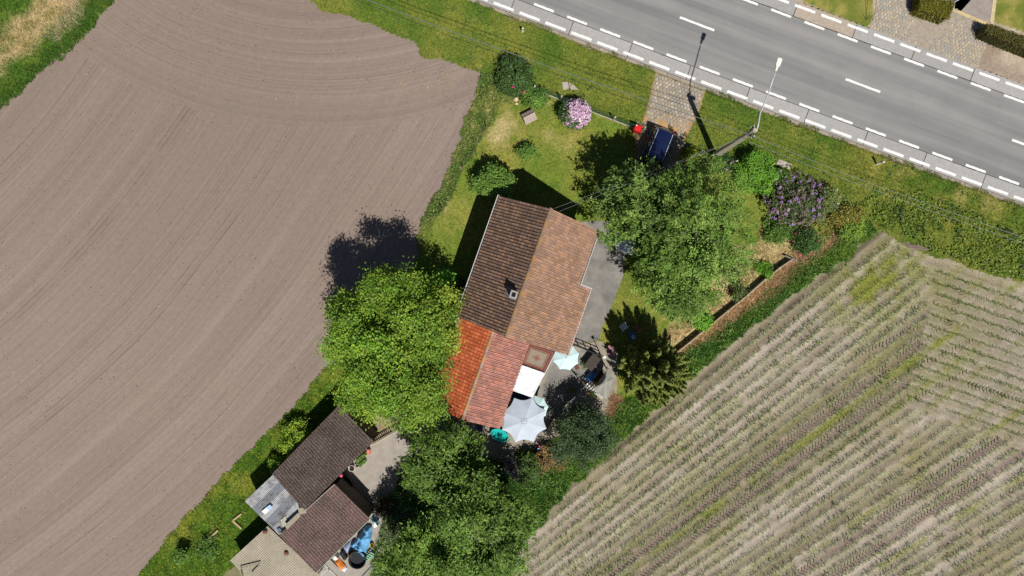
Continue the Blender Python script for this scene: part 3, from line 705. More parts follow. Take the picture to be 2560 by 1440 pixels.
house = thing('house', tuple(HB(0, 4.2, 0)), 'brown-tiled gabled house with a chimney beside the concrete side yard', 'house')
WALL = N('brick_wall'); tc = WALL.n('ShaderNodeTexCoord').outputs['Object']; br = WALL.n('ShaderNodeTexBrick'); WALL.t.links.new(tc, br.inputs[0])
br.inputs['Color1'].default_value = (*lin(150, 92, 70), 1); br.inputs['Color2'].default_value = (*lin(128, 78, 62), 1); br.inputs['Mortar'].default_value = (*lin(170, 162, 150), 1); br.inputs['Scale'].default_value = 4.5
WALL = WALL.done(br.outputs[0], .9)
PIT = math.atan2(2.45, 3.3); ZR = 6.5
mb = MB(); hbox(mb, -2.95, 2.95, .3, 8.1, 0, 3.95)
for v in (.3, 8.1):
    g = [HB(-2.95, v, 3.95), HB(2.95, v, 3.95), HB(0, v, 6.25)]; h_ = [HB(-2.95, v + .02, 3.95), HB(2.95, v + .02, 3.95), HB(0, v + .02, 6.25)]; mb.hexa(g, h_)
hbox(mb, 2.9, 3.75, 3.95, 8.1, 0, 3.4); mb.build('wall', WALL, house)
mb = MB()
for s, runs in ((-1, [(.05, 8.35, 3.32)]), (1, [(.05, 3.78, 3.32), (3.78, 8.35, 4.12)])):
    for v0, v1, run in runs:
        a = [HB(0, v0, ZR), HB(0, v1, ZR), HB(s * run, v1, ZR - run * math.tan(PIT)), HB(s * run, v0, ZR - run * math.tan(PIT))]
        mb.hexa([q - ZX * .12 for q in a], a)
deck = mb.build('roof', M(lin(52, 42, 37), .95, .2, 5), house)
T_ROLL = ('roll',) + tile_mesh(.2, .3, 'roll'); T_FLAT = ('flat',) + tile_mesh(.225, .26, 'flat'); T_ROLL2 = ('roll2',) + tile_mesh(.215, .26, 'roll')
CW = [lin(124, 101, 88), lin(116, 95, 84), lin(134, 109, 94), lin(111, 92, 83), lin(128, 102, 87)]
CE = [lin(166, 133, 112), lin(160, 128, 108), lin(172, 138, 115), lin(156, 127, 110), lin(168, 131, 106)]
tl = []
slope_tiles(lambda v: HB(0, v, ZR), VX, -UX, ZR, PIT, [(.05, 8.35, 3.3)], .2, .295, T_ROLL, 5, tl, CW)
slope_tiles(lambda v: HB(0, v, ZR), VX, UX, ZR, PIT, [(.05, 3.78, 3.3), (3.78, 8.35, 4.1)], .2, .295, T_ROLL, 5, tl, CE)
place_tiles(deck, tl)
def ridge_mesh(L, r, col):
    V = []; n = 7
    for y, rr in ((-L / 2, r * .94), (L / 2, r)):
        for k in range(n): t = math.pi * k / (n - 1); V.append((math.cos(t) * rr, y, math.sin(t) * rr * .8))
    return np_mesh('ridge_tile', np.array(V), np.array([[k, k + 1, n + k + 1, n + k] for k in range(n - 1)])[:, ::-1], np.tile(col, (len(V), 1)), True, MAT_TILE)
def ridge(parent, fn, v0, v1, L, r, cols):
    ms = [ridge_mesh(L * 1.05, r, c) for c in cols]; n = round((v1 - v0) / L)
    for i in range(n):
        o = bpy.data.objects.new('ridge_tile', ms[i % len(ms)]); link(o, parent); Mx = np.eye(4); Mx[:3, 0] = -UX; Mx[:3, 1] = VX; Mx[:3, 2] = ZX; Mx[:3, 3] = fn(v0 + (i + .5) * (v1 - v0) / n)
        o.matrix_basis = Matrix.Translation(-WL[parent.name]) @ Matrix(Mx.tolist())
ridge(deck, lambda v: HB(0, v, ZR + .02), .02, 8.38, .38, .13, [lin(140, 116, 94), lin(132, 110, 92), lin(152, 120, 82)])
MAT_GUT = M(lin(196, 196, 198), .5, .12, 4); MAT_GUTD = M(lin(92, 74, 62), .9, .3, 6); MAT_TRIM = M(lin(122, 112, 104), .9, .2, 5)
def gutter(parent, u, v0, v1, z, s=1):
    a = [HB(u, v0, z), HB(u, v1, z)]; mb = MB()
    prof = [(0, .0), (.0, -.09), (.15, -.09), (.15, .0), (.11, .0), (.11, -.07), (.03, -.07), (.03, 0)]
    q0 = [HB(u + s * x, v0, z + y) for x, y in prof]; q1 = [HB(u + s * x, v1, z + y) for x, y in prof]; mb.hexa(q0, q1); mb.build('gutter', MAT_GUT, parent)
    mb2 = MB(); hbox(mb2, u + s * .025, u + s * .095, v0 + .02, v1 - .02, z - .065, z - .05) if s > 0 else hbox(mb2, u - .095, u - .025, v0 + .02, v1 - .02, z - .065, z - .05); mb2.build('gutter_litter', MAT_GUTD, parent)
zeW = ZR - 3.34 * math.tan(PIT); zeE = ZR - 4.14 * math.tan(PIT)
gutter(house, -3.36, .0, 8.4, zeW + .05, -1); gutter(house, 3.36, .0, 3.74, zeW + .05, 1); gutter(house, 4.16, 3.72, 8.4, zeE + .05, 1)
mb = MB(); hbox(mb, 3.3, 4.28, 3.70, 3.76, zeE - .05, zeW - .08); hbox(mb, 2.95, 3.5, 3.66, 3.72, zeW - .2, zeW - .02); mb.build('verge_trim', MAT_GUT, house)
# chimney
cu, cv = -.42, 5.75
mb = MB(); hbox(mb, cu - .2, cu + .2, cv - .22, cv + .22, 5.7, 7.0); chm = mb.build('chimney', M(lin(150, 140, 130), .9, .25, 8), house)
mb = MB()
for a, b, c_, d in ((-.22, .22, -.24, -.14), (-.22, .22, .14, .24), (-.22, -.12, -.14, .14), (.12, .22, -.14, .14)): hbox(mb, cu + a, cu + b, cv + c_, cv + d, 7.0, 7.1)
mb.build('chimney_cap', M(lin(158, 155, 150), .85, .2, 8), chm)
mb = MB(); hbox(mb, cu - .118, cu + .118, cv - .138, cv + .138, 7.0, 7.03); mb.build('flue', M(lin(30, 28, 27), .9), chm)
mb = MB(); hbox(mb, cu - .42, cu + .26, cv - .3, cv + .3, 5.98, 6.02)
fl = [HB(cu - .5, cv - .32, ZR - (.92) * math.tan(PIT) + .13), HB(cu - .5, cv + .32, ZR - .92 * math.tan(PIT) + .13), HB(cu + .24, cv + .32, ZR - .18 * math.tan(PIT) + .13), HB(cu + .24, cv - .32, ZR - .18 * math.tan(PIT) + .13)]
MB().hexa([q - ZX * .03 for q in fl], fl).build('chimney_flashing', M(lin(120, 124, 132), .45, .1, 5), chm)

# ---- annex with orange tiles
annex = thing('annex', tuple(HB(-.87, 11.5, 0)), 'lower annex with bright orange and dusty red tiled slopes behind the house', 'annex')
AR = 4.2; AP = math.atan2(1.3, 2.4); UR = -.87
mb = MB(); hbox(mb, UR - 2.1, UR + 2.1, 8.12, 14.3, 0, 2.85)
g = [HB(UR - 2.1, 14.28, 2.85), HB(UR + 2.1, 14.28, 2.85), HB(UR, 14.28, 3.95)]; mb.hexa(g, [q + VX * .02 for q in g]); mb.build('wall', WALL, annex)
mb = MB()
for s in (-1, 1):
    a = [HB(UR, 8.3, AR), HB(UR, 14.5, AR), HB(UR + s * 2.4, 14.5, AR - 1.3), HB(UR + s * 2.4, 8.3, AR - 1.3)]; mb.hexa([q - ZX * .1 for q in a], a)
adeck = mb.build('roof', M(lin(62, 38, 31), .95, .2, 5), annex)
CO = [lin(196, 104, 66), lin(188, 97, 61), lin(204, 110, 70), lin(180, 95, 62), lin(194, 106, 70)]; CR = [lin(178, 128, 115), lin(170, 122, 111), lin(184, 132, 118), lin(164, 120, 111), lin(180, 124, 108)]
tl = []
slope_tiles(lambda v: HB(UR, v, AR), VX, -UX, AR, AP, [(8.4, 14.5, 2.42)], .225, .255, T_FLAT, 5, tl, CO)
slope_tiles(lambda v: HB(UR, v, AR), VX, UX, AR, AP, [(8.4, 14.5, 2.42)], .215, .255, T_ROLL2, 5, tl, CR)
place_tiles(adeck, tl)
ridge(adeck, lambda v: HB(UR, v, AR + .03), 8.4, 14.5, .36, .11, [lin(168, 146, 124), lin(156, 132, 108), lin(172, 138, 96)])
mb = MB(); hbox(mb, UR + 2.42, UR + 2.48, 8.45, 14.52, AR - 1.42, AR - 1.3); mb.build('fascia', MAT_TRIM, annex)
mb = MB(); hbox(mb, UR - 2.5, UR - 2.42, 8.35, 9.1, AR - 1.36, AR - 1.2); mb.build('downpipe_head', MAT_GUT, annex)

# ---- flat lean-to with a rug and a white sheet on top
lean = thing('lean_to', tuple(HB(2.5, 10.1, 0)), 'flat lean-to along the annex carrying the rug and the white sheet', 'lean-to')
for (u, v) in ((3.28, 8.7), (3.15, 10.1), (3.0, 11.7), (1.65, 11.7)):
    mb = MB(); hbox(mb, u - .05, u + .05, v - .05, v + .05, 0, 2.58); mb.build('post', M(lin(110, 84, 60), .9, .25, 8), lean)
LQ = [(1.55, 8.42), (3.48, 8.42), (3.05, 11.82), (1.55, 11.82)]
MB().prism([tuple(HB(u, v, 0)[:2]) for u, v in LQ], 2.58, 2.66).build('roof_board', M(lin(96, 88, 80), .9, .2, 5), lean)
mb = MB(); mb.bar(HB(3.52, 8.4, 2.68), HB(3.28, 10.3, 2.68), .06, .1); mb.build('edge_strip', MAT_GUT, lean)
rg = N('rug'); uv = rg.attr('Col')[1]; sx = rg.n('ShaderNodeSeparateXYZ'); rg.t.links.new(uv, sx.inputs[0])
ax = rg.math('ABSOLUTE', rg.math('SUBTRACT', sx.outputs[0], .5)); ay = rg.math('ABSOLUTE', rg.math('SUBTRACT', sx.outputs[1], .5))
mx = rg.math('MAXIMUM', rg.math('ADD', ax, -.02), ay); bd = rg.ramp(mx, [(0, lin(140, 128, 112)), (.30, lin(110, 76, 66)), (.335, lin(150, 132, 112)), (.355, lin(112, 66, 58)), (.44, lin(136, 112, 96)), (.46, lin(100, 58, 52)), (.49, lin(92, 66, 58))], 'CONSTANT')
dd = rg.math('ADD', rg.math('MULTIPLY', ax, 1.0), rg.math('MULTIPLY', ay, 1.1)); med = rg.ramp(dd, [(0, (1, 1, 1)), (.09, (0, 0, 0)), (.12, (1, 1, 1)), (.16, (0, 0, 0))], 'CONSTANT')
cb = rg.mix(rg.math('MULTIPLY', med, .8), bd, tuple(lin(128, 70, 60)))
vo = rg.n('ShaderNodeTexVoronoi'); vo.inputs['Scale'].default_value = 34; rg.t.links.new(uv, vo.inputs['Vector'])
cb = rg.mix(1.0, cb, rg.ramp(vo.outputs['Distance'], [(.1, .62), (.5, 1.2)]), 'MULTIPLY'); nn_ = rg.noise(rg.pos(), 16, 5, .7); cb = rg.mix(1.0, cb, rg.ramp(nn_, [(.3, .8), (.7, 1.15)]), 'MULTIPLY')
MAT_RUG = rg.done(cb, .97, nn_, .3, .02, spec=.05)
def sheet(name, P00, P10, P11, P01, mat, n=18, wave=.015, drop=.0, parent=None, th=.012):
    a = np.linspace(0, 1, n); U_, V_ = np.meshgrid(a, a); U_, V_ = U_.ravel(), V_.ravel()
    P = [np.array(q, float) for q in (P00, P10, P11, P01)]
    X = ((1 - U_) * (1 - V_))[:, None] * P[0] + (U_ * (1 - V_))[:, None] * P[1] + (U_ * V_)[:, None] * P[2] + ((1 - U_) * V_)[:, None] * P[3]
    X[:, 2] += wave * (2 * fbm(X[:, 0] * 3, X[:, 1] * 3, 1.2, 131) - 1) - drop * 16 * U_ * (1 - U_) * V_ * (1 - V_)
    idx = np.arange(n * n).reshape(n, n); F = np.stack([idx[:-1, :-1], idx[:-1, 1:], idx[1:, 1:], idx[1:, :-1]], -1).reshape(-1, 4)
    nrm = np.cross(X[1] - X[0], X[n] - X[0])
    if nrm[2] < 0: F = F[:, ::-1]
    C = np.stack([U_, V_, U_ * 0], -1); o = np_obj(name, X, F, mat, parent, C, True)
    m = o.modifiers.new('thickness', 'SOLIDIFY'); m.thickness = th; m.offset = 1; m.use_rim = False; return o
tag(sheet('rug', HB(1.57, 8.5, 2.675), HB(3.44, 8.5, 2.675), HB(3.24, 10.04, 2.675), HB(1.56, 10.04, 2.675), MAT_RUG, 24, .01), 'patterned red and beige oriental rug lying flat on the lean-to', 'rug')
tag(sheet('white_sheet', HB(1.56, 10.02, 2.84), HB(3.3, 10.02, 2.84), HB(3.06, 11.84, 2.82), HB(1.54, 11.84, 2.82), M(lin(228, 230, 232), .75, .06, 3), 26, .1, .04), 'bright white sheet stretched over the lean-to beside the rug', 'sheet')

# ------------------------------------------------------------------ corrugated sheds
def corr(parent, name, A, B, Cc, D, nac, nal, period, amp, mat, gapz=.012):
    """A->B across the corrugation, A->D along it; nac x nal sheets"""
    A, B, Cc, D = [np.array(q, float) for q in (A, B, Cc, D)]; nrm = np.cross(B - A, D - A); nrm /= np.linalg.norm(nrm); nrm = nrm if nrm[2] > 0 else -nrm
    Wd = np.linalg.norm(B - A); step = period / 6
    for i in range(nac):
        for j in range(nal):
            u0, u1 = i / nac, (i + 1) / nac + .012; w0, w1 = j / nal - (.02 if j else 0), (j + 1) / nal; n = max(8, int((u1 - u0) * Wd / step)) + 1
            us = np.linspace(u0, u1, n); V = []; z0 = gapz * (j + (i % 2) * .3) + RNG.normal(0, .003); tilt = RNG.normal(0, .004)
            for w in (w0, (w0 + w1) / 2, w1):
                for u in us:
                    p_ = (1 - u) * (1 - w) * A + u * (1 - w) * B + u * w * Cc + (1 - u) * w * D
                    V.append(p_ + nrm * (amp * math.sin(2 * math.pi * u * Wd / period) + z0 + tilt * (w - w0)))
            F = np.array([[r * n + q, r * n + q + 1, (r + 1) * n + q + 1, (r + 1) * n + q] for r in range(2) for q in range(n - 1)])
            if np.cross(B - A, D - A)[2] < 0: F = F[:, ::-1]
            o = np_obj(name, np.array(V), F, mat, parent, None, False); m = o.modifiers.new('thickness', 'SOLIDIFY'); m.thickness = .008; m.offset = -1
def fibre_mat(base, spot, moss, k=.5):
    g = N('fibre_cement'); p = g.pos(); a = g.noise(p, .8, 5, .6); b = g.noise(p, 11, 5, .75); d = g.noise(p, 24, 3)
    c = g.mix(g.ramp(a, [(.35, 0.0), (.65, 1.0)]), tuple(base), tuple(moss)); c = g.mix(g.math('MULTIPLY', g.ramp(b, [(.52, 0.0), (.6, 1.0)]), k), c, tuple(spot)); c = g.mix(g.ramp(b, [(.36, .7), (.44, 0.0)]), c, tuple(base * .45))
    c = g.mix(1.0, c, g.ramp(d, [(.3, .75), (.7, 1.2)]), 'MULTIPLY'); return g.done(c, .95, b, .4, .02, spec=.05)
F_A = fibre_mat(lin(104, 90, 84), lin(178, 168, 160), lin(80, 69, 62), .42); F_B = fibre_mat(lin(122, 97, 92), lin(180, 166, 160), lin(94, 80, 73), .45); F_D = fibre_mat(lin(174, 165, 146), lin(194, 186, 168), lin(156, 147, 128), .25)
shed = thing('long_shed', tuple(S(790, 1200)), 'long shed with mossy dark brown corrugated roof beside the bare field', 'shed')
zA0, zA1 = 2.35, 2.75
cA = [S(847, 1013, zA0), S(682, 1183, zA0), S(762, 1275, zA1), S(934, 1104, zA1)]
corr(shed, 'roof_sheet', *cA, 6, 2, .19, .046, F_A)
def wallbox(parent, quad, z1, inset=.12, mat=None, name='wall'):
    c = sum((Vector(q) for q in quad), Vector()) / 4; P = []
    for q in quad: d = (Vector(q) - c); P.append(c + d * (1 - inset / max(d.length, .1)))
    MB().prism([(q.x, q.y) for q in P], 0, z1).build(name, mat or M(lin(104, 96, 90), .95, .2, 4), parent)
wallbox(shed, cA, 2.28)
shedB = thing('red_shed', tuple(S(812, 1320)), 'shed with reddish brown corrugated roof streaked white, next to the blue tarp', 'shed')
cB = [S(837, 1210, 2.62), S(925, 1296, 2.35), S(790, 1430, 2.35), S(699, 1336, 2.62)]
corr(shedB, 'roof_sheet', cB[0], cB[3], cB[2], cB[1], 5, 2, .19, .046, F_B); wallbox(shedB, cB, 2.28)
MB().bar(cB[1] + Vector((.04, 0, .0)), cB[2] + Vector((.04, -.02, .0)), .05, .12).build('fascia', M(lin(150, 160, 146), .8), shedB)
MB().bar(cB[0] + Vector((0, 0, .06)), S(764, 1276, 2.68), .06, .04).build('flashing', M(lin(150, 142, 136), .9), shedB)
shedD = thing('cream_shed', tuple(S(690, 1420)), 'low shed with ribbed cream-coloured sheet roof at the bottom edge', 'shed')
cD = [S(669, 1315, 1.75), S(575, 1401, 1.6), S(700, 1535, 2.1), S(800, 1438, 2.25)]
corr(shedD, 'roof_sheet', cD[1], cD[2], cD[3], cD[0], 6, 1, .13, .013, F_D); wallbox(shedD, cD, 1.5)
# translucent roof part over a store
cv_ = thing('glazed_shed', tuple(S(690, 1260)), 'store under translucent grey corrugated plastic sheets between the sheds', 'shed')
g = N('corrugated_plastic'); p = g.pos(); a = g.noise(p, 1.5, 5, .75); g.done(g.mix(g.ramp(a, [(.35, 0.0), (.65, 1.0)]), tuple(lin(172, 174, 178)), tuple(lin(214, 212, 210))), .35, spec=.5)
tr_ = g.n('ShaderNodeBsdfTransparent'); mx_ = g.n('ShaderNodeMixShader'); g.t.links.new(g.ramp(a, [(.42, .12), (.56, .78)]), mx_.inputs[0]); g.t.links.new(g.b.outputs[0], mx_.inputs[1]); g.t.links.new(tr_.outputs[0], mx_.inputs[2]); g.t.links.new(mx_.outputs[0], g.out.inputs[0])
cC = [S(682, 1187, 2.3), S(612, 1253, 2.2), S(697, 1337, 2.25), S(756, 1270, 2.4)]
corr(cv_, 'plastic_sheet', cC[1], cC[2], cC[3], cC[0], 5, 1, .1, .016, g.m)
g2 = g.m.copy()
for nd_ in g2.node_tree.nodes:
    if nd_.type == 'MIX' and not nd_.inputs[6].is_linked: nd_.inputs[6].default_value = (*lin(120, 126, 136), 1); nd_.inputs[7].default_value = (*lin(176, 176, 178), 1)
for i_, o_ in enumerate(cv_.children):
    if i_ in (1, 3): o_.data.materials[0] = g2
c0 = sum(cC, Vector()) / 4
MB().prism([((q.x - c0.x) * .97 + c0.x, (q.y - c0.y) * .97 + c0.y) for q in cC], 0, .1).build('floor', M(lin(96, 92, 90), .9, .2, 2), cv_)
for i in range(4):
    q0, q1 = cC[i], cC[(i + 1) % 4]; MB().bar((q0.x * .985 + c0.x * .015, q0.y * .985 + c0.y * .015, 1.05), (q1.x * .985 + c0.x * .015, q1.y * .985 + c0.y * .015, 1.05), .08, 2.05).build('wall', M(lin(120, 110, 100), .9, .2, 4), cv_)
for f in (.33, .66):
    MB().bar(cC[0].lerp(cC[3], f) - Vector((0, 0, .1)), cC[1].lerp(cC[2], f) - Vector((0, 0, .1)), .07, .1).build('rafter', M(lin(130, 104, 84), .9), cv_)
def quadpx(pts, h): return [S(a, b, h) for a, b in pts]
for nm, lab, pts, h, col in (
        ('stored_board', 'beige board stored under the plastic roof near its top corner', ((650, 1245), (664, 1234), (680, 1252), (666, 1263)), 1.7, lin(206, 190, 176)),
        ('stored_board', 'blue-grey board stored under the plastic roof near its middle', ((690, 1260), (712, 1238), (728, 1254), (706, 1278)), 1.7, lin(120, 140, 165)),
        ('stored_board', 'blue-grey board stored under the plastic roof at its lower edge', ((668, 1292), (694, 1266), (702, 1276), (678, 1300)), 1.7, lin(112, 130, 156))):
    tag(MB().prism([(q.x, q.y) for q in quadpx(pts, h)], .1, h).build(nm, M(col, .7, .1, 4)), lab, 'board', 'boards stored in the glazed shed')
a, b = quadpx(((655, 1278), (672, 1263), (678, 1270), (664, 1285)), 2.36), None
tag(MB().prism([(q.x, q.y) for q in a], 2.38, 2.43).build('white_offcut', M(lin(244, 246, 250), .5, .03), bevel=.01), 'small white panel lying on the plastic sheet roof', 'panel')
tag(MB().prism([(q.x, q.y) for q in quadpx(((666, 1268), (675, 1261), (683, 1268), (673, 1276)), 2.42)], 2.44, 2.48).build('blue_offcut', M(lin(168, 196, 224), .4, .03), bevel=.01), 'pale blue panel leaning beside the white one on the plastic roof', 'panel')
for k, (lab, pts) in enumerate((('uppermost ribbed cream sheet offcut at the joint of the shed roofs', ((744, 1270), (764, 1270), (766, 1283), (749, 1287))), ('longer ribbed cream sheet offcut along the red shed roof edge', ((711, 1314), (745, 1282), (751, 1291), (718, 1324))))):
    q = quadpx(pts, 2.72); t = thing('roof_offcut', tuple(q[0]), lab, 'roof sheet', 'sheet offcuts on the shed roofs'); corr(t, 'sheet', q[0], q[1], q[2], q[3], 1, 1, .09, .015, F_D)
tag(MB().prism([(q.x, q.y) for q in quadpx(((702, 1300), (716, 1288), (718, 1310), (708, 1318)), 2.35)], 2.36, 2.40).build('grey_plate', M(lin(170, 168, 150), .8), None), 'grey plate lying by the cream offcut on the plastic roof', 'plate')
tag(MB().prism([(q.x, q.y) for q in quadpx(((692, 1324), (700, 1319), (706, 1327), (698, 1334)), 2.35)], 2.36, 2.42).build('glass_plate', M(lin(110, 122, 136), .2), None), 'dark glass plate at the low corner of the plastic roof', 'plate')
for lab, px, py in (('rusty bowl upturned near the top corner of the cream roof', 661, 1331), ('rusty bowl upturned in the middle of the cream roof', 716, 1383)):
    q = S(px, py, 2.0); tag(MB().lathe((q.x, q.y, 1.86 if px < 700 else 1.98), [(.16, 0), (.15, .08), (.09, .16), (.0, .18)], 12).build('rusty_bowl', M(lin(128, 90, 72), .9, .3, 12), smooth=True), lab, 'bowl', 'rusty bowls on the cream roof')
for lab, p0, p1 in (('long grey plank lying across the cream roof', (599, 1423), (650, 1409)), ('short grey stick lying loose on the cream roof', (628, 1434), (648, 1415)), ('weathered plank at the bottom edge of the cream roof', (600, 1425), (606, 1450))):
    a, b = S(*p0, 2.0), S(*p1, 2.05); tag(MB().bar((a.x, a.y, 1.92), (b.x, b.y, 2.02), .06, .06).build('loose_plank', M(lin(160, 146, 124), .9)), lab, 'plank', 'planks on the cream roof')
# ------------------------------------------------------------------ vegetation
def unit(v): return v / np.maximum(np.linalg.norm(v, axis=-1, keepdims=True), 1e-9)
def leafquads(P, nrm, L, W, col, along=None, fold=.0):
    n = len(P); t = RNG.normal(size=(n, 3)) if along is None else along + RNG.normal(0, .45, (n, 3))
    t = unit(t - (t * nrm).sum(1, keepdims=True) * nrm); b = np.cross(nrm, t)
    L = np.broadcast_to(L, (n,))[:, None]; W = np.broadcast_to(W, (n,))[:, None]
    V = np.stack([P - t * L * .5, P + b * W * .5 - t * L * .05, P + t * L * .5 - nrm * L * .08, P - b * W * .5 - t * L * .05], 1).reshape(-1, 3)
    return V, np.arange(4 * n).reshape(-1, 4), np.repeat(col, 4, 0)
def lobes(k, amp):
    D = unit(RNG.normal(size=(k, 3))); A = RNG.uniform(-amp, amp, k); Q = RNG.uniform(3, 8, k)
    return lambda d: 1 + sum(A[i] * np.exp(Q[i] * ((d @ D[i]) - 1)) for i in range(k))
def crown(C, R, nb, br, npc, cr, nl, leaf, cols, seed=0, up=.6, spray=0.0, lobeamp=.25, low=-.35, flat=.6, colj=.16, fill=2500, rin=.42, rout=.8, vfl=.8):
    """an uneven crown: nb boughs spread through the ellipsoid, each a dome of npc leaf clumps"""
    global RNG
    keep = RNG; RNG = np.random.default_rng(1000 + seed); C, R = np.array(C, float), np.array(R, float)
    f = lobes(22, lobeamp); d = unit(RNG.normal(size=(nb * 4, 3))); d = d[d[:, 2] > low][:nb]; nb = len(d)
    B = C + d * (RNG.uniform(rin ** 2, rout ** 2, nb) ** .5 * f(d))[:, None] * R; brr = br * RNG.uniform(.65, 1.3, nb); btone = RNG.normal(1, colj, nb).clip(.6, 1.45)
    bi = np.repeat(np.arange(nb), npc); nc = len(bi); e = unit(RNG.normal(size=(nc, 3)) + 1.0 * d[bi] + np.array([0, 0, .55]))
    cc = B[bi] + e * (brr[bi] * RNG.uniform(.6, 1.08, nc))[:, None] * np.array([1, 1, vfl])
    tone = btone[bi] * RNG.normal(1, colj, nc).clip(.55, 1.5); ci = RNG.choice(len(cols), nc)
    n_ = RNG.poisson(nl, nc); i = np.repeat(np.arange(nc), n_); m = len(i); csz = RNG.uniform(.65, 1.35, nc); o = RNG.normal(size=(m, 3)) * np.array([1, 1, flat]) * (cr * .5 * csz[i])[:, None]
    out = unit(e * .6 + d[bi] * .6)
    if spray:
        s = RNG.uniform(-.4, 1, m); ax = unit(out[i] * np.array([1, 1, .6]) + RNG.normal(0, .15, (nc, 3))[i]); o = o * (.75 * (1.2 - s)[:, None]) + ax * (s * spray * csz[i])[:, None]
    P = cc[i] + o; nbv = unit(np.array([0, 0, 1.0]) * up + e[i] * (1 - up) + RNG.normal(0, .42 if spray else .52, (m, 3)))
    al = None if not spray else out[i]
    colr = np.asarray(cols)[ci][i] * tone[i][:, None] * RNG.normal(1, .2, (m, 1)).clip(.5, 1.6); mixc = np.asarray(cols)[RNG.choice(len(cols), m)]; colr = colr * .7 + mixc * .3
    q = [leafquads(P, nbv, leaf[0] * RNG.uniform(.6, 1.4, m), leaf[1] * RNG.uniform(.6, 1.4, m), colr, al)]
    if fill:  # extra inner leaves, tinted darker, added so the crown casts dense shadow
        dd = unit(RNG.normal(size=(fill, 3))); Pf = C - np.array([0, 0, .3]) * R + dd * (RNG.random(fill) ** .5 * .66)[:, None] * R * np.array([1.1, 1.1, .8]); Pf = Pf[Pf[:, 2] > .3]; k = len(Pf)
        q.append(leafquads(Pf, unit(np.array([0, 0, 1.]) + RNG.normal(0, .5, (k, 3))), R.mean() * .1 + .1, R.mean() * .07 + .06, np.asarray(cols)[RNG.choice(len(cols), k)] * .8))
    RNG = keep; return join(q), cc
def limbs(base, top, tips, r0, mb=None):
    mb = mb or MB(); base, top = Vector(base), Vector(top); mid = base.lerp(top, .5) + Vector((.12, -.08, 0)); mb.tube([base, mid, top], [r0, r0 * .8, r0 * .5], 8)
    for t in tips:
        t = Vector(t) + Vector((0, 0, .25)); s = base.lerp(top, random.uniform(.35, .95)); m = s.lerp(t, .55) + Vector((0, 0, .25)); mb.tube([s, m, t], [r0 * .38, r0 * .22, r0 * .07], 5)
    return mb
def tree(name, label, cat, ground, parts, r0, ncl=10, trunk_top=None, group=None, extra=None):
    """parts: list of (leaf data, clump centres)"""
    t = thing(name, tuple(ground), label, cat, group); V, F, C = join([p_[0] for p_ in parts]); cc = np.concatenate([p_[1] for p_ in parts])
    np_obj('crown', V, F, MAT_LEAF, t, C); top = trunk_top or tuple(cc.mean(0)); sel = cc[np.random.default_rng(3).choice(len(cc), min(ncl, len(cc)), replace=False)]
    limbs(ground, top, sel, r0).build('trunk', MAT_BARK, t, True); return t
YG = [lin(122, 156, 46), lin(104, 142, 42), lin(142, 162, 56), lin(86, 124, 36)]
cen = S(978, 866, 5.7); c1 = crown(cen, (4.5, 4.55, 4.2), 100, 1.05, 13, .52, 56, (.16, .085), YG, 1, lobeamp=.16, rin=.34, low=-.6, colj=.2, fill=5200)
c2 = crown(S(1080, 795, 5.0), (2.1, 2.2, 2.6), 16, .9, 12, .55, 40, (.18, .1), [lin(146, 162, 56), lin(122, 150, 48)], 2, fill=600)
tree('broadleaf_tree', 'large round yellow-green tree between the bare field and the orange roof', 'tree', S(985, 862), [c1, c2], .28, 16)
GG = [lin(112, 143, 57), lin(98, 131, 50), lin(132, 156, 70), lin(84, 117, 43)]
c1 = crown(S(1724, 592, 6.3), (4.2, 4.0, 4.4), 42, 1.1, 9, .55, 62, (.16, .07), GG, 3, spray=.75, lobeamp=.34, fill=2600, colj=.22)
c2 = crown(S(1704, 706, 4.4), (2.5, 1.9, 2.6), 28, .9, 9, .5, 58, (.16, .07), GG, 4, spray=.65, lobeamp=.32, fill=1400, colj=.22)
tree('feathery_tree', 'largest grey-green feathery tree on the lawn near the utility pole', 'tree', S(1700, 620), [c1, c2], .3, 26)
c1 = crown(S(1612, 486, 5.0), (2.3, 2.2, 3.6), 26, .75, 7, .45, 44, (.19, .09), [lin(104, 132, 58), lin(92, 120, 52), lin(118, 142, 68)], 5, spray=.55, lobeamp=.4, fill=1500)
c2 = crown(S(1728, 428, 3.0), (1.3, .9, 2.2), 9, .55, 7, .4, 40, (.17, .085), [lin(128, 150, 72), lin(112, 138, 62)], 6, spray=.45, lobeamp=.3, fill=300)
c3 = crown(S(1568, 582, 4.4), (1.4, .9, 1.6), 8, .6, 8, .45, 42, (.18, .085), GG, 7, spray=.55, lobeamp=.3, fill=200)
tree('shaded_tree', 'dark sparse tree half in shade, reaching over the dark blue car', 'tree', S(1612, 500), [c1, c2, c3], .2, 14)
BG = [lin(106, 137, 53), lin(92, 124, 47), lin(120, 148, 62), lin(79, 108, 39)]
c1 = crown(S(1130, 1166, 4.3), (2.75, 2.7, 3.2), 34, 1.0, 11, .62, 42, (.22, .085), BG, 8, spray=.4, lobeamp=.35, fill=1600)
tree('bushy_tree', 'mid-green bushy tree spreading over the courtyard below the orange roof', 'tree', S(1125, 1180), [c1], .22, 10)
c1 = crown(S(1215, 1310, 4.6), (3.05, 2.95, 3.4), 40, 1.1, 11, .62, 42, (.22, .085), BG, 9, spray=.4, lobeamp=.35, fill=2000)
tree('bushy_tree', 'mid-green bushy tree beside the maize field, right of the three at the bottom', 'tree', S(1205, 1310), [c1], .24, 10)
c1 = crown(S(1065, 1402, 3.9), (2.5, 2.7, 2.9), 32, 1.0, 11, .62, 42, (.22, .085), [lin(112, 146, 56), lin(98, 132, 50), lin(126, 154, 64)], 10, spray=.4, lobeamp=.35, fill=1600)
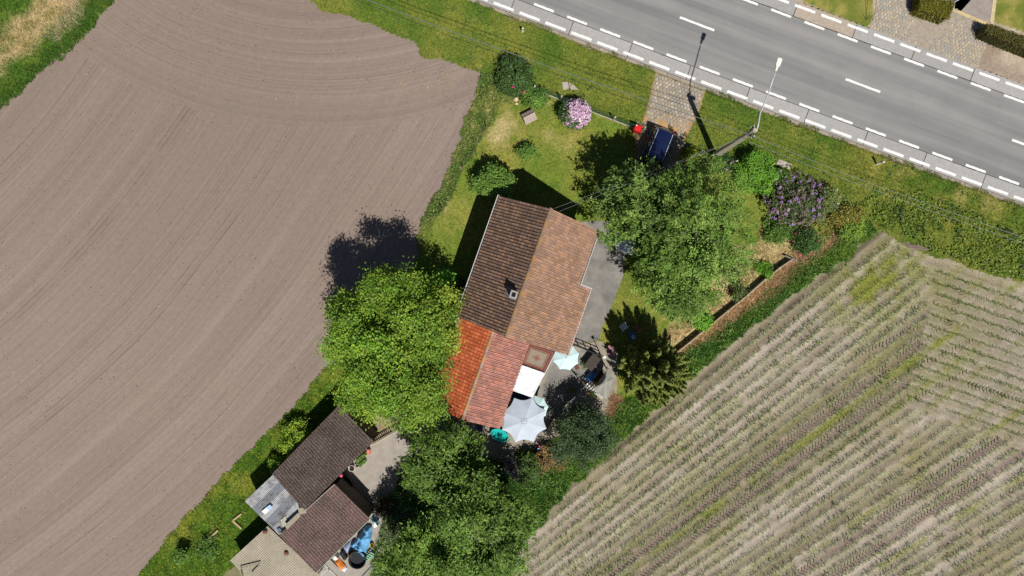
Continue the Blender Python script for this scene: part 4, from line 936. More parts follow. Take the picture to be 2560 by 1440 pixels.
tree('bushy_tree', 'mid-green bushy tree next to the blue tarp at the bottom edge', 'tree', S(1055, 1402), [c1], .22, 10)
c1 = crown(S(1170, 1500, 4.0), (3.2, 2.6, 3.0), 34, .95, 10, .55, 40, (.22, .085), BG, 12, spray=.4, lobeamp=.35, fill=1600)
tree('bushy_tree', 'bushy tree cut off by the bottom edge of the picture', 'tree', S(1170, 1490), [c1], .22, 8)
c1 = crown(S(1458, 1090, 2.2), (2.0, 2.1, 2.0), 46, .6, 11, .4, 34, (.12, .07), [lin(76, 98, 60), lin(64, 88, 50), lin(94, 112, 74), lin(54, 76, 44)], 13, lobeamp=.3, fill=1600)
tree('dark_bush', 'dark blue-green rounded bush at the edge of the maize field', 'bush', S(1458, 1090), [c1], .14, 8)
# conifer with many upright plumes
def conifer(name, label, cat, ground, shoots, cols, seed):
    global RNG
    keep = RNG; RNG = np.random.default_rng(seed); t = thing(name, tuple(ground), label, cat); D = []; mb = MB(); g = Vector(ground)
    mb.tube([g, g + Vector((.1, -.1, 4.4))], [.18, .05], 7)
    for (ax, ay, h, r) in shoots:
        top = g + Vector((ax, ay, h)); b = g + Vector((ax * .72, ay * .72, h - 1.9)); m = int(300 * r / .3); s = RNG.uniform(0, 1, m) ** .9; ang = RNG.uniform(0, 6.28, m); rr = r * np.sin(np.pi * (.25 + .75 * s)) ** .8 * RNG.uniform(.2, 1, m)
        base = np.array(b) + s[:, None] * (np.array(top) - np.array(b)); P = base + np.stack([np.cos(ang) * rr, np.sin(ang) * rr, RNG.normal(0, .05, m)], -1)
        out = np.stack([np.cos(ang), np.sin(ang), np.full(m, .9)], -1); nb = unit(np.stack([np.cos(ang) * .6, np.sin(ang) * .6, np.ones(m)], -1) + RNG.normal(0, .45, (m, 3)))
        c = pick(cols, m) * RNG.normal(1, .2, (m, 1)).clip(.5, 1.5); D.append(leafquads(P, nb, .16 * RNG.uniform(.6, 1.3, m), .06, c, out)); mb.tube([g + Vector((0, 0, max(.4, h - 3.2))), b, top], [.06, .04, .012], 5)
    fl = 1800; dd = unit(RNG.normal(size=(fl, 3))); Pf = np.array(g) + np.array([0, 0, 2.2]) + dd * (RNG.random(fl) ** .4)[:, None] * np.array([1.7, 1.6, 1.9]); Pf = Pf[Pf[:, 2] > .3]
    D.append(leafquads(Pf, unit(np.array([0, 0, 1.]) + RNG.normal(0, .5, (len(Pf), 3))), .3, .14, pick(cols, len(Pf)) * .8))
    V, F, C = join(D); np_obj('crown', V, F, MAT_LEAF, t, C); mb.build('trunk', MAT_BARK, t, True); RNG = keep; return t
rr_ = np.random.default_rng(5); sh = []
for i in range(105):
    a = rr_.uniform(0, 6.28); d = rr_.uniform(.0, 1) ** .55; ex, ey = math.cos(a) * d * 2.45, math.sin(a) * d * 2.3; sh.append((ex, ey, 7.0 * (1 - .62 * d ** 2) + rr_.uniform(-.8, .8), rr_.uniform(.2, .36)))
conifer('conifer', 'olive green conifer with many upright shoots between the patio and the maize', 'conifer', S(1616, 918), sh, [lin(122, 134, 58), lin(108, 122, 52), lin(138, 146, 68)], 21)
# rounded garden shrubs ------------------------------------------------------
def shrub(name, label, px, py, h, r, cols, seed, leaf=(.12, .08), n=None, dens=1.0, cat='shrub', bloom=None, zc=.5, ry=None, lob=.42, spray=0, hole=.0, group=None, cr=.3, nl=34):
    ry = ry or r; g = S(px, py, 0); c = S(px, py, h * zc); c = (c.x, c.y, h * zc)
    nbo = max(5, int((n / 3 if n else 26 * dens * max(r, .4) * max(ry, .4) + 4))); cols = [c_ * 1.25 for c_ in cols]; q, cc = crown(c, (r, ry, h * (1 - zc)), nbo, min(.42, r * .42), 7 if not hole else 4, cr, nl, leaf, cols, seed, lobeamp=lob, low=-.5, spray=spray, fill=int(900 * r * ry * (1 if not hole else .3)), rout=.78)
    t = thing(name, (c[0], c[1], 0), label, cat, group); np_obj('foliage', *q[:2], MAT_LEAF, t, q[2]); V, F = q[0], q[1]
    limbs((c[0], c[1], 0), (c[0], c[1], h * .5), cc[:6], max(.03, r * .05)).build('stem', MAT_BARK, t, True)
    if bloom:
        bcols, nb, bs = bloom; gg = np.random.default_rng(seed); d = unit(gg.normal(size=(nb * 3, 3))); d = d[d[:, 2] > -.1][:nb]; P = np.array(c) + d * np.array([r, ry, h * (1 - zc)]) * gg.uniform(.9, 1.12, (len(d), 1)); m = 7
        PP = np.repeat(P, m, 0) + gg.normal(0, bs * .35, (len(P) * m, 3)); nn = unit(np.repeat(d, m, 0) + np.array([0, 0, .6]) + gg.normal(0, .5, (len(PP), 3))); tone = gg.uniform(.7, 1.2, (len(P), 1))
        cl = np.asarray(bcols)[gg.integers(len(bcols), size=len(P))] * tone; o = leafquads(PP, nn, bs * .8, bs * .7, np.repeat(cl, m, 0)); b = np_obj('blossoms', o[0], o[1], MAT_PETAL, t, o[2]); b['kind'] = 'stuff'
    return t
DG = [lin(56, 84, 36), lin(46, 70, 30), lin(68, 96, 42)]; MG = [lin(86, 118, 44), lin(74, 106, 40), lin(98, 128, 52)]; BR = [lin(96, 140, 40), lin(82, 128, 36), lin(110, 150, 48)]
shrub('round_tree', 'small round green tree at the house corner on the front lawn', 1236, 462, 3.0, 1.12, [lin(96, 128, 50), lin(84, 116, 44), lin(106, 136, 56)], 31, (.15, .09), dens=1.5, cat='tree')
shrub('small_shrub', 'single small shrub standing alone on the front lawn', 1316, 382, 1.25, .5, MG, 32, (.13, .08), dens=.9, hole=.3)
shrub('rhododendron', 'pale pink rhododendron in full bloom beside the front fence', 1440, 284, 1.7, .92, DG, 33, dens=1.0, cat='rhododendron', bloom=([lin(232, 200, 222), lin(220, 178, 208), lin(240, 216, 230), lin(206, 172, 200)], 560, .13))
shrub('dark_rhododendron', 'large dark green bush with two pink flowers at the field corner', 1283, 205, 1.9, 1.2, [lin(62, 88, 40), lin(52, 76, 34), lin(78, 102, 48)], 34, dens=1.0, ry=1.35, cat='bush', lob=.7, bloom=([lin(232, 70, 130)], 4, .12))
shrub('low_bush', 'low mid-green bush behind the front fence post', 1338, 240, .9, .75, MG, 35, dens=.8)
shrub('round_bush', 'bright green round bush behind the utility pole', 1884, 428, 1.9, 1.18, BR, 36, dens=1.2)
shrub('small_round_bush', 'small round bush right at the foot of the utility pole', 1783, 408, 1.1, .55, MG, 37, dens=1.0)
shrub('pink_shrub', 'small dark shrub with pale pink flowers between two round bushes', 1822, 412, 1.0, .45, DG, 38, dens=.7, bloom=([lin(214, 180, 196)], 18, .1))
shrub('yellow_shrub', 'small yellow-green shrub between the car and the utility pole', 1727, 388, .8, .35, [lin(168, 170, 40), lin(140, 150, 40)], 39, dens=.8)
shrub('purple_rhododendron', 'large purple rhododendron with fading brown blossom heads near the verge', 1988, 498, 2.2, 2.0, [lin(74, 96, 48), lin(104, 100, 76), lin(88, 100, 60), lin(64, 86, 42)], 40, dens=.6, ry=1.75, cat='rhododendron', bloom=([lin(178, 142, 198), lin(160, 122, 184), lin(140, 124, 112), lin(190, 160, 204), lin(150, 126, 130), lin(150, 128, 120), lin(140, 118, 112), lin(128, 108, 100), lin(120, 104, 92)], 210, .14), lob=.85)
shrub('green_rhododendron', 'green bush with a few pale blooms above the purple rhododendron', 1952, 452, 1.6, .75, MG, 41, dens=.7, bloom=([lin(226, 214, 226)], 14, .1))
shrub('white_flower_bush', 'light green bush with white flowers right of the purple rhododendron', 2068, 498, 1.5, .75, [lin(112, 124, 60), lin(96, 112, 50)], 42, dens=.8, bloom=([lin(240, 240, 236)], 12, .12))
shrub('golden_bush', 'golden orange low bush near the corner of the garden', 2112, 540, .9, .95, [lin(128, 120, 52), lin(138, 126, 58), lin(108, 114, 46)], 43, dens=.7, ry=.7)
shrub('lime_bush', 'lime green weedy bush at the garden corner by the maize', 2128, 572, .8, .85, [lin(124, 150, 56), lin(106, 136, 48)], 44, dens=.7, ry=.6)
shrub('pink_rose_bush', 'dark green bush with pink flowers at the end of the low wall', 2012, 605, 1.2, 1.05, [lin(62, 92, 40), lin(52, 80, 36), lin(84, 112, 50)], 45, dens=.7, bloom=([lin(226, 90, 140)], 16, .1))
shrub('green_border_bush', 'mid-green low bush below the purple rhododendron', 1950, 575, .8, 1.1, MG, 46, dens=.6, ry=.6)
shrub('yucca', 'spiky bright green plant on the low garden wall', 1914, 678, .75, .42, BR, 47, (.34, .05), n=14, nl=22)
shrub('wall_shrub', 'leafy bright green shrub standing on the lower end of the garden wall', 1754, 806, 1.2, .5, BR, 48, (.14, .09), dens=.9)
shrub('thin_shrub', 'thin half-bare shrub leaning over the middle of the garden wall', 1840, 738, 1.1, .55, [lin(84, 100, 48), lin(70, 84, 42)], 49, dens=.35, hole=.35)
shrub('clipped_bush', 'bright green clipped bush between the big tree and the house', 1113, 701, 1.9, .72, [lin(120, 176, 58), lin(104, 160, 50), lin(134, 186, 70)], 50, dens=1.3, ry=.5)
shrub('clipped_bush', 'dark clipped bush hidden in the shade of the house wall', 1142, 718, 1.7, .55, DG, 51, dens=.8)
shrub('shed_bush', 'yellow-green bush growing against the long shed roof', 742, 1087, 2.0, 1.0, [lin(128, 152, 44), lin(112, 140, 40), lin(140, 160, 54)], 52, dens=.9, hole=.3)
shrub('shed_shrub', 'little lime shrub at the left end of the long shed', 690, 1160, 1.1, .42, [lin(128, 156, 50), lin(112, 142, 44)], 53, dens=.8)
shrub('strip_sapling', 'young sapling in the grass strip beside the bare field', 455, 1388, 1.5, .35, MG, 54, dens=.4)
shrub('leafy_weed', 'leafy weed patch below the wooden edging in the grass strip', 515, 1368, .5, .7, MG, 55, dens=.5, ry=.5)
shrub('dry_bush', 'dry reddish brown bush beside the dark bush', 1375, 1150, 1.3, .9, [lin(150, 118, 76), lin(120, 96, 62), lin(96, 98, 50)], 56, dens=.6)
shrub('olive_bush', 'small olive bush between the big parasol and the maize', 1318, 1170, 1.4, .9, [lin(76, 98, 44), lin(66, 88, 40)], 57, dens=.7)
shrub('grey_shrub', 'grey bare shrub in the shade below the big parasol', 1275, 1165, 1.2, .7, [lin(120, 116, 110), lin(96, 92, 88)], 58, dens=.35, hole=.3)
shrub('courtyard_shrub', 'dark shrub with red flowers at the edge of the courtyard', 958, 1270, 1.2, .6, [lin(60, 70, 40), lin(80, 50, 44)], 59, dens=.6, bloom=([lin(180, 40, 50)], 12, .08))
def hedge(name, label, quad, h, cols, seed):
    global RNG
    keep = RNG; RNG = np.random.default_rng(seed); q = [S(a, b, h) for a, b in quad]; c = sum(q, Vector()) / 4; t = thing(name, (c.x, c.y, 0), label, 'hedge'); P0 = np.array([[p_.x, p_.y] for p_ in q]); n = 5200
    u, v = RNG.random(n), RNG.random(n); side = RNG.random(n) < .4; e = RNG.integers(4, size=n); u = np.where(side & (e == 0), 0, np.where(side & (e == 1), 1, u)); v = np.where(side & (e == 2), 0, np.where(side & (e == 3), 1, v))
    xy = ((1 - u) * (1 - v))[:, None] * P0[0] + (u * (1 - v))[:, None] * P0[1] + (u * v)[:, None] * P0[2] + ((1 - u) * v)[:, None] * P0[3]; z = np.where(side, RNG.uniform(0, h, n), h) + RNG.normal(0, .03, n); xy = xy + RNG.normal(0, .04, (n, 2))
    nb = unit(np.stack([(xy[:, 0] - c.x) * side, (xy[:, 1] - c.y) * side, np.full(n, .8)], -1) + RNG.normal(0, .5, (n, 3))); cl = pick(cols, n) * RNG.normal(1, .2, (n, 1)).clip(.5, 1.5)
    o = leafquads(np.column_stack([xy, z]), nb, .11, .06, cl); np_obj('foliage', o[0], o[1], MAT_LEAF, t, o[2]); MB().prism([((p_.x - c.x) * .93 + c.x, (p_.y - c.y) * .93 + c.y) for p_ in q], 0, h * .93).build('core', M(lin(48, 50, 24), .95), t); RNG = keep
hedge('clipped_hedge', 'olive clipped hedge block on the cobbles across the road', ((2303, -14), (2388, 6), (2372, 46), (2300, 22)), 1.2, [lin(112, 108, 30), lin(98, 98, 28), lin(124, 116, 40)], 71)
hedge('long_hedge', 'long brown-green hedge along the lawn across the road', ((2472, 58), (2640, 118), (2630, 148), (2465, 82)), 1.2, [lin(104, 92, 44), lin(90, 84, 38), lin(84, 94, 36)], 72)
# mixed planting filling the border by the verge
BP = [(1862, 462), (1905, 470), (1930, 520), (1915, 560), (1960, 590), (2010, 620), (2060, 610), (2110, 580), (2165, 550), (2130, 515), (2080, 470), (2040, 450), (1990, 440), (1935, 430)]
x, y = scatter(BP, 150, .3); k = fbm(x, y, .9, 171) > .3; x, y = x[k], y[k]; m = len(x); hh = np.clip(fbm(x, y, 1.1, 173) * 1.5 - .25, .05, .9) * RNG.uniform(.6, 1, m)
cb_ = lerp(pick([lin(92, 116, 52), lin(78, 104, 46), lin(110, 126, 58)], m), lin(150, 132, 66), (fbm(x, y, 1.5, 175) - .52) * 4)
o = leafquads(np.stack([x, y, hh + .04], -1), unit(np.array([0, 0, 1.]) + RNG.normal(0, .5, (m, 3))), .15 * RNG.uniform(.6, 1.4, m), .08, cb_ * RNG.normal(1, .22, (m, 1)).clip(.5, 1.6))
tag(np_obj('border_plants', o[0], o[1], MAT_LEAF, None, o[2]), 'mixed low green planting filling the border around the rhododendrons', 'plants', kind='stuff')
# ground cover --------------------------------------------------------------
def cover(name, label, cat, poly, dens, hgt, w, lean, colfn, nper=3, edge=.3, z=.03, jit=.28):
    x, y = scatter(poly, dens, edge); c = colfn(x, y) * RNG.normal(1.12, jit, (len(x), 1)).clip(.5, 1.8); V, F, C = blades(x, y, z, hgt * RNG.uniform(.6, 1.3, len(x)), w, lean, c, nper)
    tag(np_obj(name, V, F, MAT_BLADE, None, C), label, cat, kind='stuff')
INV = [(880, -60), (740, -10)] + FE[:11] + [(1240, 200), (1325, 222), (1600, 322), (1700, 362), (1800, 400), (2000, 470), (2170, 560), (2205, 578), (2300, 628), (2420, 668), (2560, 705), (2640, 730), (2640, 520)] + [rpt(t, 149) for t in range(950, -700, -100)]
x, y = scatter(INV, 105, .35); drvm = inpoly(x, y, [S2(*q) for q in ((1640, 180), (1765, 226), (1740, 295), (1700, 365), (1595, 330), (1615, 290))]); x, y = x[~drvm], y[~drvm]
c = grass_col(x, y) * RNG.normal(1.12, .3, (len(x), 1)).clip(.45, 2.0); V, F, C = blades(x, y, .03, .11 * RNG.uniform(.5, 1.3, len(x)), .028, .9, c, 3)
tag(np_obj('verge_grass', V, F, MAT_BLADE, None, C), 'patchy yellow-green grass of the roadside verge', 'grass', kind='stuff')
LAWNV = [(1205, 190)] + FE[11:21] + [(1100, 700), (1180, 500), (1420, 560), (1500, 560), (1560, 640), (1500, 850), (1560, 990), (1700, 870), (1990, 650), (2170, 560), (2000, 470), (1800, 400), (1720, 365), (1700, 480), (1590, 470), (1600, 322), (1325, 222)]
cover('lawn_grass', 'short dry-patched grass of the garden lawn', 'grass', LAWNV, 70, .06, .028, .9, lawn_col)
cover('rough_grass', 'rough dark weeds along the edge of the bare field', 'weeds', ROUGH, 110, .2, .045, .8, rough_col, edge=.4)
cover('strip_grass', 'green grass strip between the bare field and the sheds', 'grass', STRIP, 90, .13, .03, .9, strip_col)
cover('tall_grass', 'tall dark green grass between the garden wall and the maize', 'grass', EASTG, 120, .32, .04, .8, tall_col, edge=.45)
cover('corner_grass', 'meadow grass with a dry band in the top left corner', 'grass', [(-40, -40), (330, -60), (268, 20), (225, 70), (150, 140), (95, 185), (0, 268), (-60, 330)], 90, .2, .035, .9, corner_col, edge=.4)
def green_edge(x, y): return pick([lin(84, 120, 42), lin(70, 106, 38), lin(98, 128, 52)], len(x))
cover('field_edge_grass', 'lush green grass band along the top left edge of the bare field', 'grass', [(330, -60), (275, 15), (230, 72), (160, 140), (100, 190), (0, 275), (-40, 310), (-40, 282), (72, 172), (142, 112), (203, 60), (262, -40)], 130, .26, .04, .8, green_edge, edge=.4)
cover('dead_stalks', 'pale dead stalks in the top left corner strip', 'stalks', [(170, -20), (230, -20), (215, 40), (150, 110), (120, 95), (160, 30)], 70, .3, .02, 1.3, lambda x, y: pick([lin(196, 178, 150), lin(180, 160, 130)], len(x)))
def straw_col(x, y): return pick([lin(188, 158, 118), lin(172, 142, 104), lin(202, 176, 138), lin(152, 124, 92)], len(x))
STRAWP = [(1690, 880), (1762, 822), (1850, 752), (1930, 692), (1990, 640), (2040, 618), (2100, 570), (2112, 585), (2050, 645), (1985, 690), (1930, 745), (1850, 790), (1790, 840), (1700, 890)]
struct(zone('dry_border', STRAWP, .05, lambda x, y: lerp(lin(170, 134, 94), lin(194, 160, 118), fbm(x, y, .6, 145)), .1, MAT_DIRT, .15))
cover('dead_grass', 'reddish brown dead grass hanging outside the low garden wall', 'dead grass', STRAWP, 170, .3, .03, 1.1, straw_col, edge=.2)
def tan_col(x, y): return lerp(straw_col(x, y), lin(120, 120, 56), (fbm(x, y, 1.2, 141) - .45) * 3)
cover('dry_bed', 'dry tan grass bed between the feathery tree and the garden wall', 'dead grass', [(1900, 560), (1935, 590), (1930, 640), (1975, 600), (1990, 645), (1910, 690), (1850, 730), (1760, 800), (1690, 860), (1640, 830), (1720, 790), (1800, 740), (1850, 660), (1890, 600)], 120, .12, .03, 1.2, tan_col, edge=.2)
cover('brown_heap', 'brown straw heap beside the grey shade cloth', 'straw heap', [(1515, 1030), (1535, 985), (1555, 990), (1545, 1020), (1525, 1045)], 300, .3, .03, 1.2, lambda x, y: pick([lin(186, 150, 116), lin(160, 124, 92)], len(x)), edge=.1)
def bramble_col(x, y): return lerp(pick([lin(124, 140, 44), lin(104, 128, 44), lin(88, 112, 40)], len(x)), lin(52, 76, 30), (.46 - fbm(x, y, 1.3, 151)) * 5)
x, y = scatter([(2160, 500), (2210, 470), (2300, 480), (2420, 530), (2600, 600), (2640, 720), (2560, 700), (2420, 660), (2300, 615), (2215, 570), (2150, 545)], 95, .4)
k = fbm(x, y, 1.1, 153) > .36; x, y = x[k], y[k]; z = .1 + .5 * np.clip(fbm(x, y, 1.8, 155) - .3, 0, 1) * RNG.random(len(x)); m = len(x)
o = leafquads(np.stack([x, y, z + .05], -1), unit(np.array([0, 0, 1.]) + RNG.normal(0, .45, (m, 3))), .16 * RNG.uniform(.6, 1.4, m), .1, bramble_col(x, y) * RNG.normal(1, .2, (m, 1)).clip(.5, 1.5))
tag(np_obj('bramble_patch', o[0], o[1], MAT_LEAF, None, o[2]), 'yellow-green brambles and nettles between the verge and the maize', 'brambles', kind='stuff')
# yellow flowers
x, y = scatter(STRIP, 3.2); x2, y2 = scatter(INV, .25); x, y = np.concatenate([x, x2]), np.concatenate([y, y2]); m = len(x)
o = leafquads(np.stack([x, y, np.full(m, .17)], -1), np.tile([0, 0, 1.0], (m, 1)), .07, .07, pick([lin(220, 190, 40), lin(205, 175, 50)], m)); tag(np_obj('buttercups', o[0], o[1], MAT_PETAL, None, o[2]), 'yellow buttercups dotted in the grass', 'flowers', kind='stuff')

# grass creeping over the kerb, and weeds in its joints
t_ = RNG.uniform(-700, 950, 5200); o_ = RNG.uniform(138, 152, 5200); px, py = 1744 + .9361 * t_ - .3518 * (o_ - 7.7e-6 * t_ * t_), 61 + .3518 * t_ + .9361 * (o_ - 7.7e-6 * t_ * t_)
x, y = (px - 1280) / PPM, (720 - py) / PPM; k = (fbm(x, y, .8, 161) + (o_ - 145) * .03 > .56) & ~((px > 1640) & (px < 1765)); x, y = x[k], y[k]
V, F, C = blades(x, y, .045, .1, .03, 1.1, grass_col(x, y) * RNG.normal(1, .25, (len(x), 1)).clip(.5, 1.6), 3)
tag(np_obj('kerb_grass', V, F, MAT_BLADE, None, C), 'grass tufts creeping over the kerb of the road', 'grass', kind='stuff')
# broad-leaved weeds in the verge
x, y = scatter(INV, 4, .2); k = fbm(x, y, 2.0, 165) > .5; x, y = x[k], y[k]; m = len(x) * 6; xx, yy = np.repeat(x, 6) + RNG.normal(0, .07, m), np.repeat(y, 6) + RNG.normal(0, .07, m)
dk_ = inpoly(xx, yy, [S2(*q) for q in ((1635, 175), (1768, 224), (1745, 295), (1705, 365), (1595, 335), (1610, 290))]); xx, yy = xx[~dk_], yy[~dk_]; m = len(xx)
o = leafquads(np.stack([xx, yy, RNG.uniform(.06, .16, m)], -1), unit(np.array([0, 0, 1.]) + RNG.normal(0, .35, (m, 3))), .13 * RNG.uniform(.6, 1.4, m), .06, pick([lin(88, 116, 48), lin(100, 126, 52), lin(78, 104, 44)], m) * RNG.normal(1, .2, (m, 1)).clip(.5, 1.5))
tag(np_obj('verge_weeds', o[0], o[1], MAT_LEAF, None, o[2]), 'broad-leaved weeds scattered through the roadside verge', 'weeds', kind='stuff')

# tall weeds along the field edge and in the margin beside the maize
def weed_cover(name, label, poly, dens, hmax, cols, seed, L=.15, W=.07):
    x, y = scatter(poly, dens, .5); n1 = fbm(x, y, 1.0, seed); k = n1 > .34; x, y, n1 = x[k], y[k], n1[k]; m = len(x); z = .08 + hmax * np.clip((n1 - .3) * 2.2, 0, 1) * RNG.uniform(.3, 1, m)
    tone = .75 + .6 * fbm(x, y, .7, seed + 5)
    o = leafquads(np.stack([x, y, z], -1), unit(np.array([0, 0, 1.]) + RNG.normal(0, .55, (m, 3))), L * RNG.uniform(.6, 1.5, m), W * RNG.uniform(.6, 1.4, m), pick(cols, m) * tone[:, None] * RNG.normal(1, .2, (m, 1)).clip(.5, 1.6)); tag(np_obj(name, o[0], o[1], MAT_LEAF, None, o[2]), label, 'weeds', kind='stuff')
weed_cover('edge_weeds', 'tall rough weeds along the bare field edge beside the front lawn', ROUGH, 85, .32, [lin(96, 122, 54), lin(82, 108, 46), lin(122, 136, 66), lin(152, 146, 88)], 181, .15, .05)
weed_cover('margin_weeds', 'rough mixed weeds in the margin between garden wall and maize', EASTG, 85, .5, [lin(88, 122, 50), lin(72, 106, 42), lin(108, 138, 56), lin(120, 138, 62)], 191, .2, .05)
# ------------------------------------------------------------------ utility pole, lamp, cables
CONCP = M(lin(176, 166, 150), .9, .15, 5); STEEL = M(lin(190, 194, 198), .45, .06, 4, .3); DARK = M(lin(40, 40, 42), .6, .1); WHITE = M(lin(240, 240, 238), .6, .05, 4)
pole = thing('utility_pole', tuple(S(1785, 390)), 'tall concrete utility pole with a street lamp arm over the road', 'utility pole')
pb = S(1785, 390); pt = S(1882, 329, 7.9); pt = Vector((pb.x + .1, pb.y + .02, 7.9))
pb = Vector((pb.x, pb.y, 0)); rz = math.radians(-20)
mb = MB(); ca, sa = math.cos(rz), math.sin(rz)
def sqr(c, w, d): return [(c.x + ca * a - sa * b, c.y + sa * a + ca * b, c.z) for a, b in ((-w, -d), (w, -d), (w, d), (-w, d))]
mb.hexa(sqr(pb, .19, .15), sqr(pt, .12, .1)).build('shaft', CONCP, pole, bevel=.02)
for z, L in ((7.55, .5), (7.1, .42)):
    c = pb.lerp(pt, z / 7.9); c.z = z; MB().bar(c + Vector((.1, .26, 0)) + Vector((-.1, .3, 0)) * L, c - Vector((-.02, .2, 0)) - Vector((-.1, .3, 0)) * L, .06, .06).build('crossarm', STEEL, pole)
    for s in (-1, 1): q = c + Vector((-.08, .34, 0)) * s * (L + .1); MB().lathe((q.x, q.y, z), [(.035, 0), (.05, .04), (.03, .08), (.045, .12), (.0, .15)], 8).build('insulator', M(lin(90, 70, 56), .4), pole)
c = pb.lerp(pt, .93); MB().box((c.x + .22, c.y + .1, 7.3), (.2, .16, .3), rz).build('junction_box', M(lin(200, 176, 130), .7), pole)
for k in range(3): MB().tube([(c.x + .1 * k - .1, c.y - .16, 7.5 - .1 * k), (c.x + .1 * k, c.y - .3, 7.2), (c.x + .1 * k + .05, c.y - .12, 6.9 - .15 * k)], .015, 5).build('cable_loop', DARK, pole)
hd = S(1944, 163, 8.4); el = S(1900, 285, 8.1); arm = MB().tube([(pt.x, pt.y, 7.6), (pt.x + .1, pt.y + .1, 8.0), tuple(S(1896, 310, 8.05)), tuple(el), tuple(S(1922, 230, 8.3)), tuple(S(1938, 182, 8.4))], [.045, .045, .045, .042, .038, .035], 8).build('lamp_arm', STEEL, pole, True)
dv = (S(1950, 145, 8.4) - S(1937, 182, 8.4)); dv.normalize(); a = math.atan2(dv.y, dv.x); h0 = S(1939, 178, 8.4)
def hp(l, w, z): return (h0.x + dv.x * l - dv.y * w, h0.y + dv.y * l + dv.x * w, z)
mb = MB(); prof = [(0, .05), (.28, .07), (.36, .13), (.72, .14), (.8, .11)]
top = [hp(l, w, 8.46) for l, w in prof] + [hp(l, -w, 8.46) for l, w in prof[::-1]]; bot = [hp(l, w, 8.36) for l, w in prof] + [hp(l, -w, 8.36) for l, w in prof[::-1]]
mb.hexa(bot, top).build('lamp_head', M(lin(232, 228, 214), .5, .08, 10), pole, bevel=.015)
MB().hexa([hp(l, w, 8.33) for l, w in ((.38, .1), (.38, -.1), (.7, -.1), (.7, .1))], [hp(l, w, 8.36) for l, w in ((.38, .1), (.38, -.1), (.7, -.1), (.7, .1))]).build('lamp_glass', M(lin(200, 205, 210), .15), pole)
def cable(label, pts, r, col):
    P = [S(*p_) for p_ in pts]; out = []
    for a_, b_ in zip(P[:-1], P[1:]):
        for k in range(8): t = k / 8; q = a_.lerp(b_, t); q.z -= .35 * 4 * t * (1 - t) * min(1, (b_ - a_).length / 30); out.append(q)
    out.append(P[-1]); tag(MB().tube(out, r, 5).build('overhead_cable', M(col, .6)), label, 'cable', 'overhead cables')
cable('thick twisted overhead cable along the verge left of the utility pole', ((560, -132, 7.3), (920, 0, 7.2), (1200, 105, 7.2), (1872, 336, 7.55)), .02, lin(112, 116, 116))
cable('thin black overhead cable along the verge left of the pole', ((560, -126, 7.0), (892, 0, 6.9), (1200, 117, 6.9), (1858, 345, 7.1)), .014, lin(52, 52, 54))
cable('thick overhead cable along the verge right of the utility pole', ((1878, 338, 7.55), (2127, 440, 7.3), (2560, 594, 7.2), (2900, 716, 7.2)), .012, lin(128, 132, 134))
cable('thin overhead cable along the verge right of the pole', ((1872, 354, 7.1), (2093, 440, 6.9), (2533, 599, 6.9), (2900, 730, 6.9)), .011, lin(130, 132, 134))
cable('upper of two service wires from the pole to the house gable', ((1856, 344, 7.4), (1397, 529, 5.9)), .006, lin(140, 144, 148))
cable('lower of two service wires from the pole to the house gable', ((1838, 350, 7.0), (1386, 521, 5.9)), .006, lin(140, 144, 148))

# ------------------------------------------------------------------ roadside posts and slabs
def marker(label, px, py, h=1.05):
    b = S(px, py); t = thing('marker_post', tuple(b), label, 'marker post', 'white roadside marker posts')
    MB().box((b.x, b.y, h * .45), (.14, .09, h * .9), rz).build('shaft', WHITE, t, bevel=.02); MB().hexa(sqr(Vector((b.x, b.y, h * .9)), .07, .045), sqr(Vector((b.x + .02, b.y, h)), .045, .02)).build('cap', WHITE, t)
    MB().box((b.x, b.y, h * .78), (.15, .1, .16), rz).build('reflector_band', M(lin(170, 40, 36), .4), t)
marker('white marker post on the verge near the top edge left of the cobbled driveway', 1306.5, 80, .75); marker('white marker post on the verge right of the utility pole', 2190, 411, 1.05); marker('white marker post in front of the clipped hedge across the road', 2325, 42, .6)
def slab(label, quad, z=.09):
    tag(MB().prism([S2(*q) for q in quad], -.02, z).build('concrete_cover', M(lin(178, 168, 156), .95, .22, 6), bevel=.02), label, 'slab', 'concrete covers in the verge')
slab('left one of the two pale concrete covers above the pink rhododendron', ((1404, 206), (1419, 205), (1424, 222), (1408, 226))); slab('right one of the two pale concrete covers above the pink rhododendron', ((1421, 206), (1436, 214), (1446, 226), (1426, 224)))
slab('single concrete cover in the verge above the purple rhododendron', ((1947, 398), (1979, 411), (1973, 424), (1938, 412)))

# ------------------------------------------------------------------ fences and walls
MESHM = M(lin(44, 84, 60), .6, .1); POSTM = M(lin(196, 186, 168), .9, .15, 8)
def front_fence(label, posts, h=1.1):
    P = [S(*p_) for p_ in posts]; t = thing('front_fence', tuple(P[0]), label, 'fence', 'front garden fences'); mb = MB()
    for p_ in P: MB().box((p_.x, p_.y, h / 2), (.1, .1, h), rz).build('post', POSTM, t)
    for a_, b_ in zip(P[:-1], P[1:]):
        d = (b_ - a_); L = d.length; d.normalize(); MB().bar(a_ + d * .06 + Vector((0, 0, .12)), b_ - d * .06 + Vector((0, 0, .12)), .05, .22).build('base_plate', POSTM, t)
        for z in (.3, .45, .6, .75, .9, 1.04): mb.bar(a_ + Vector((0, 0, z)), b_ + Vector((0, 0, z)), .012)
        for k in range(int(L / .12)): q = a_ + d * (k * .12); mb.bar(q + Vector((0, 0, .24)), q + Vector((0, 0, 1.04)), .01)
    mb.build('wire_mesh', MESHM, t)
front_fence('green mesh fence with concrete posts left of the driveway', ((1336, 226), (1402, 251), (1468, 277), (1533, 302), (1585, 322))); front_fence('green mesh fence with concrete posts between driveway and utility pole', ((1702, 366), (1745, 384), (1772, 395), (1830, 410)))
WOOD = M(lin(128, 112, 92), .95, .25, 10)
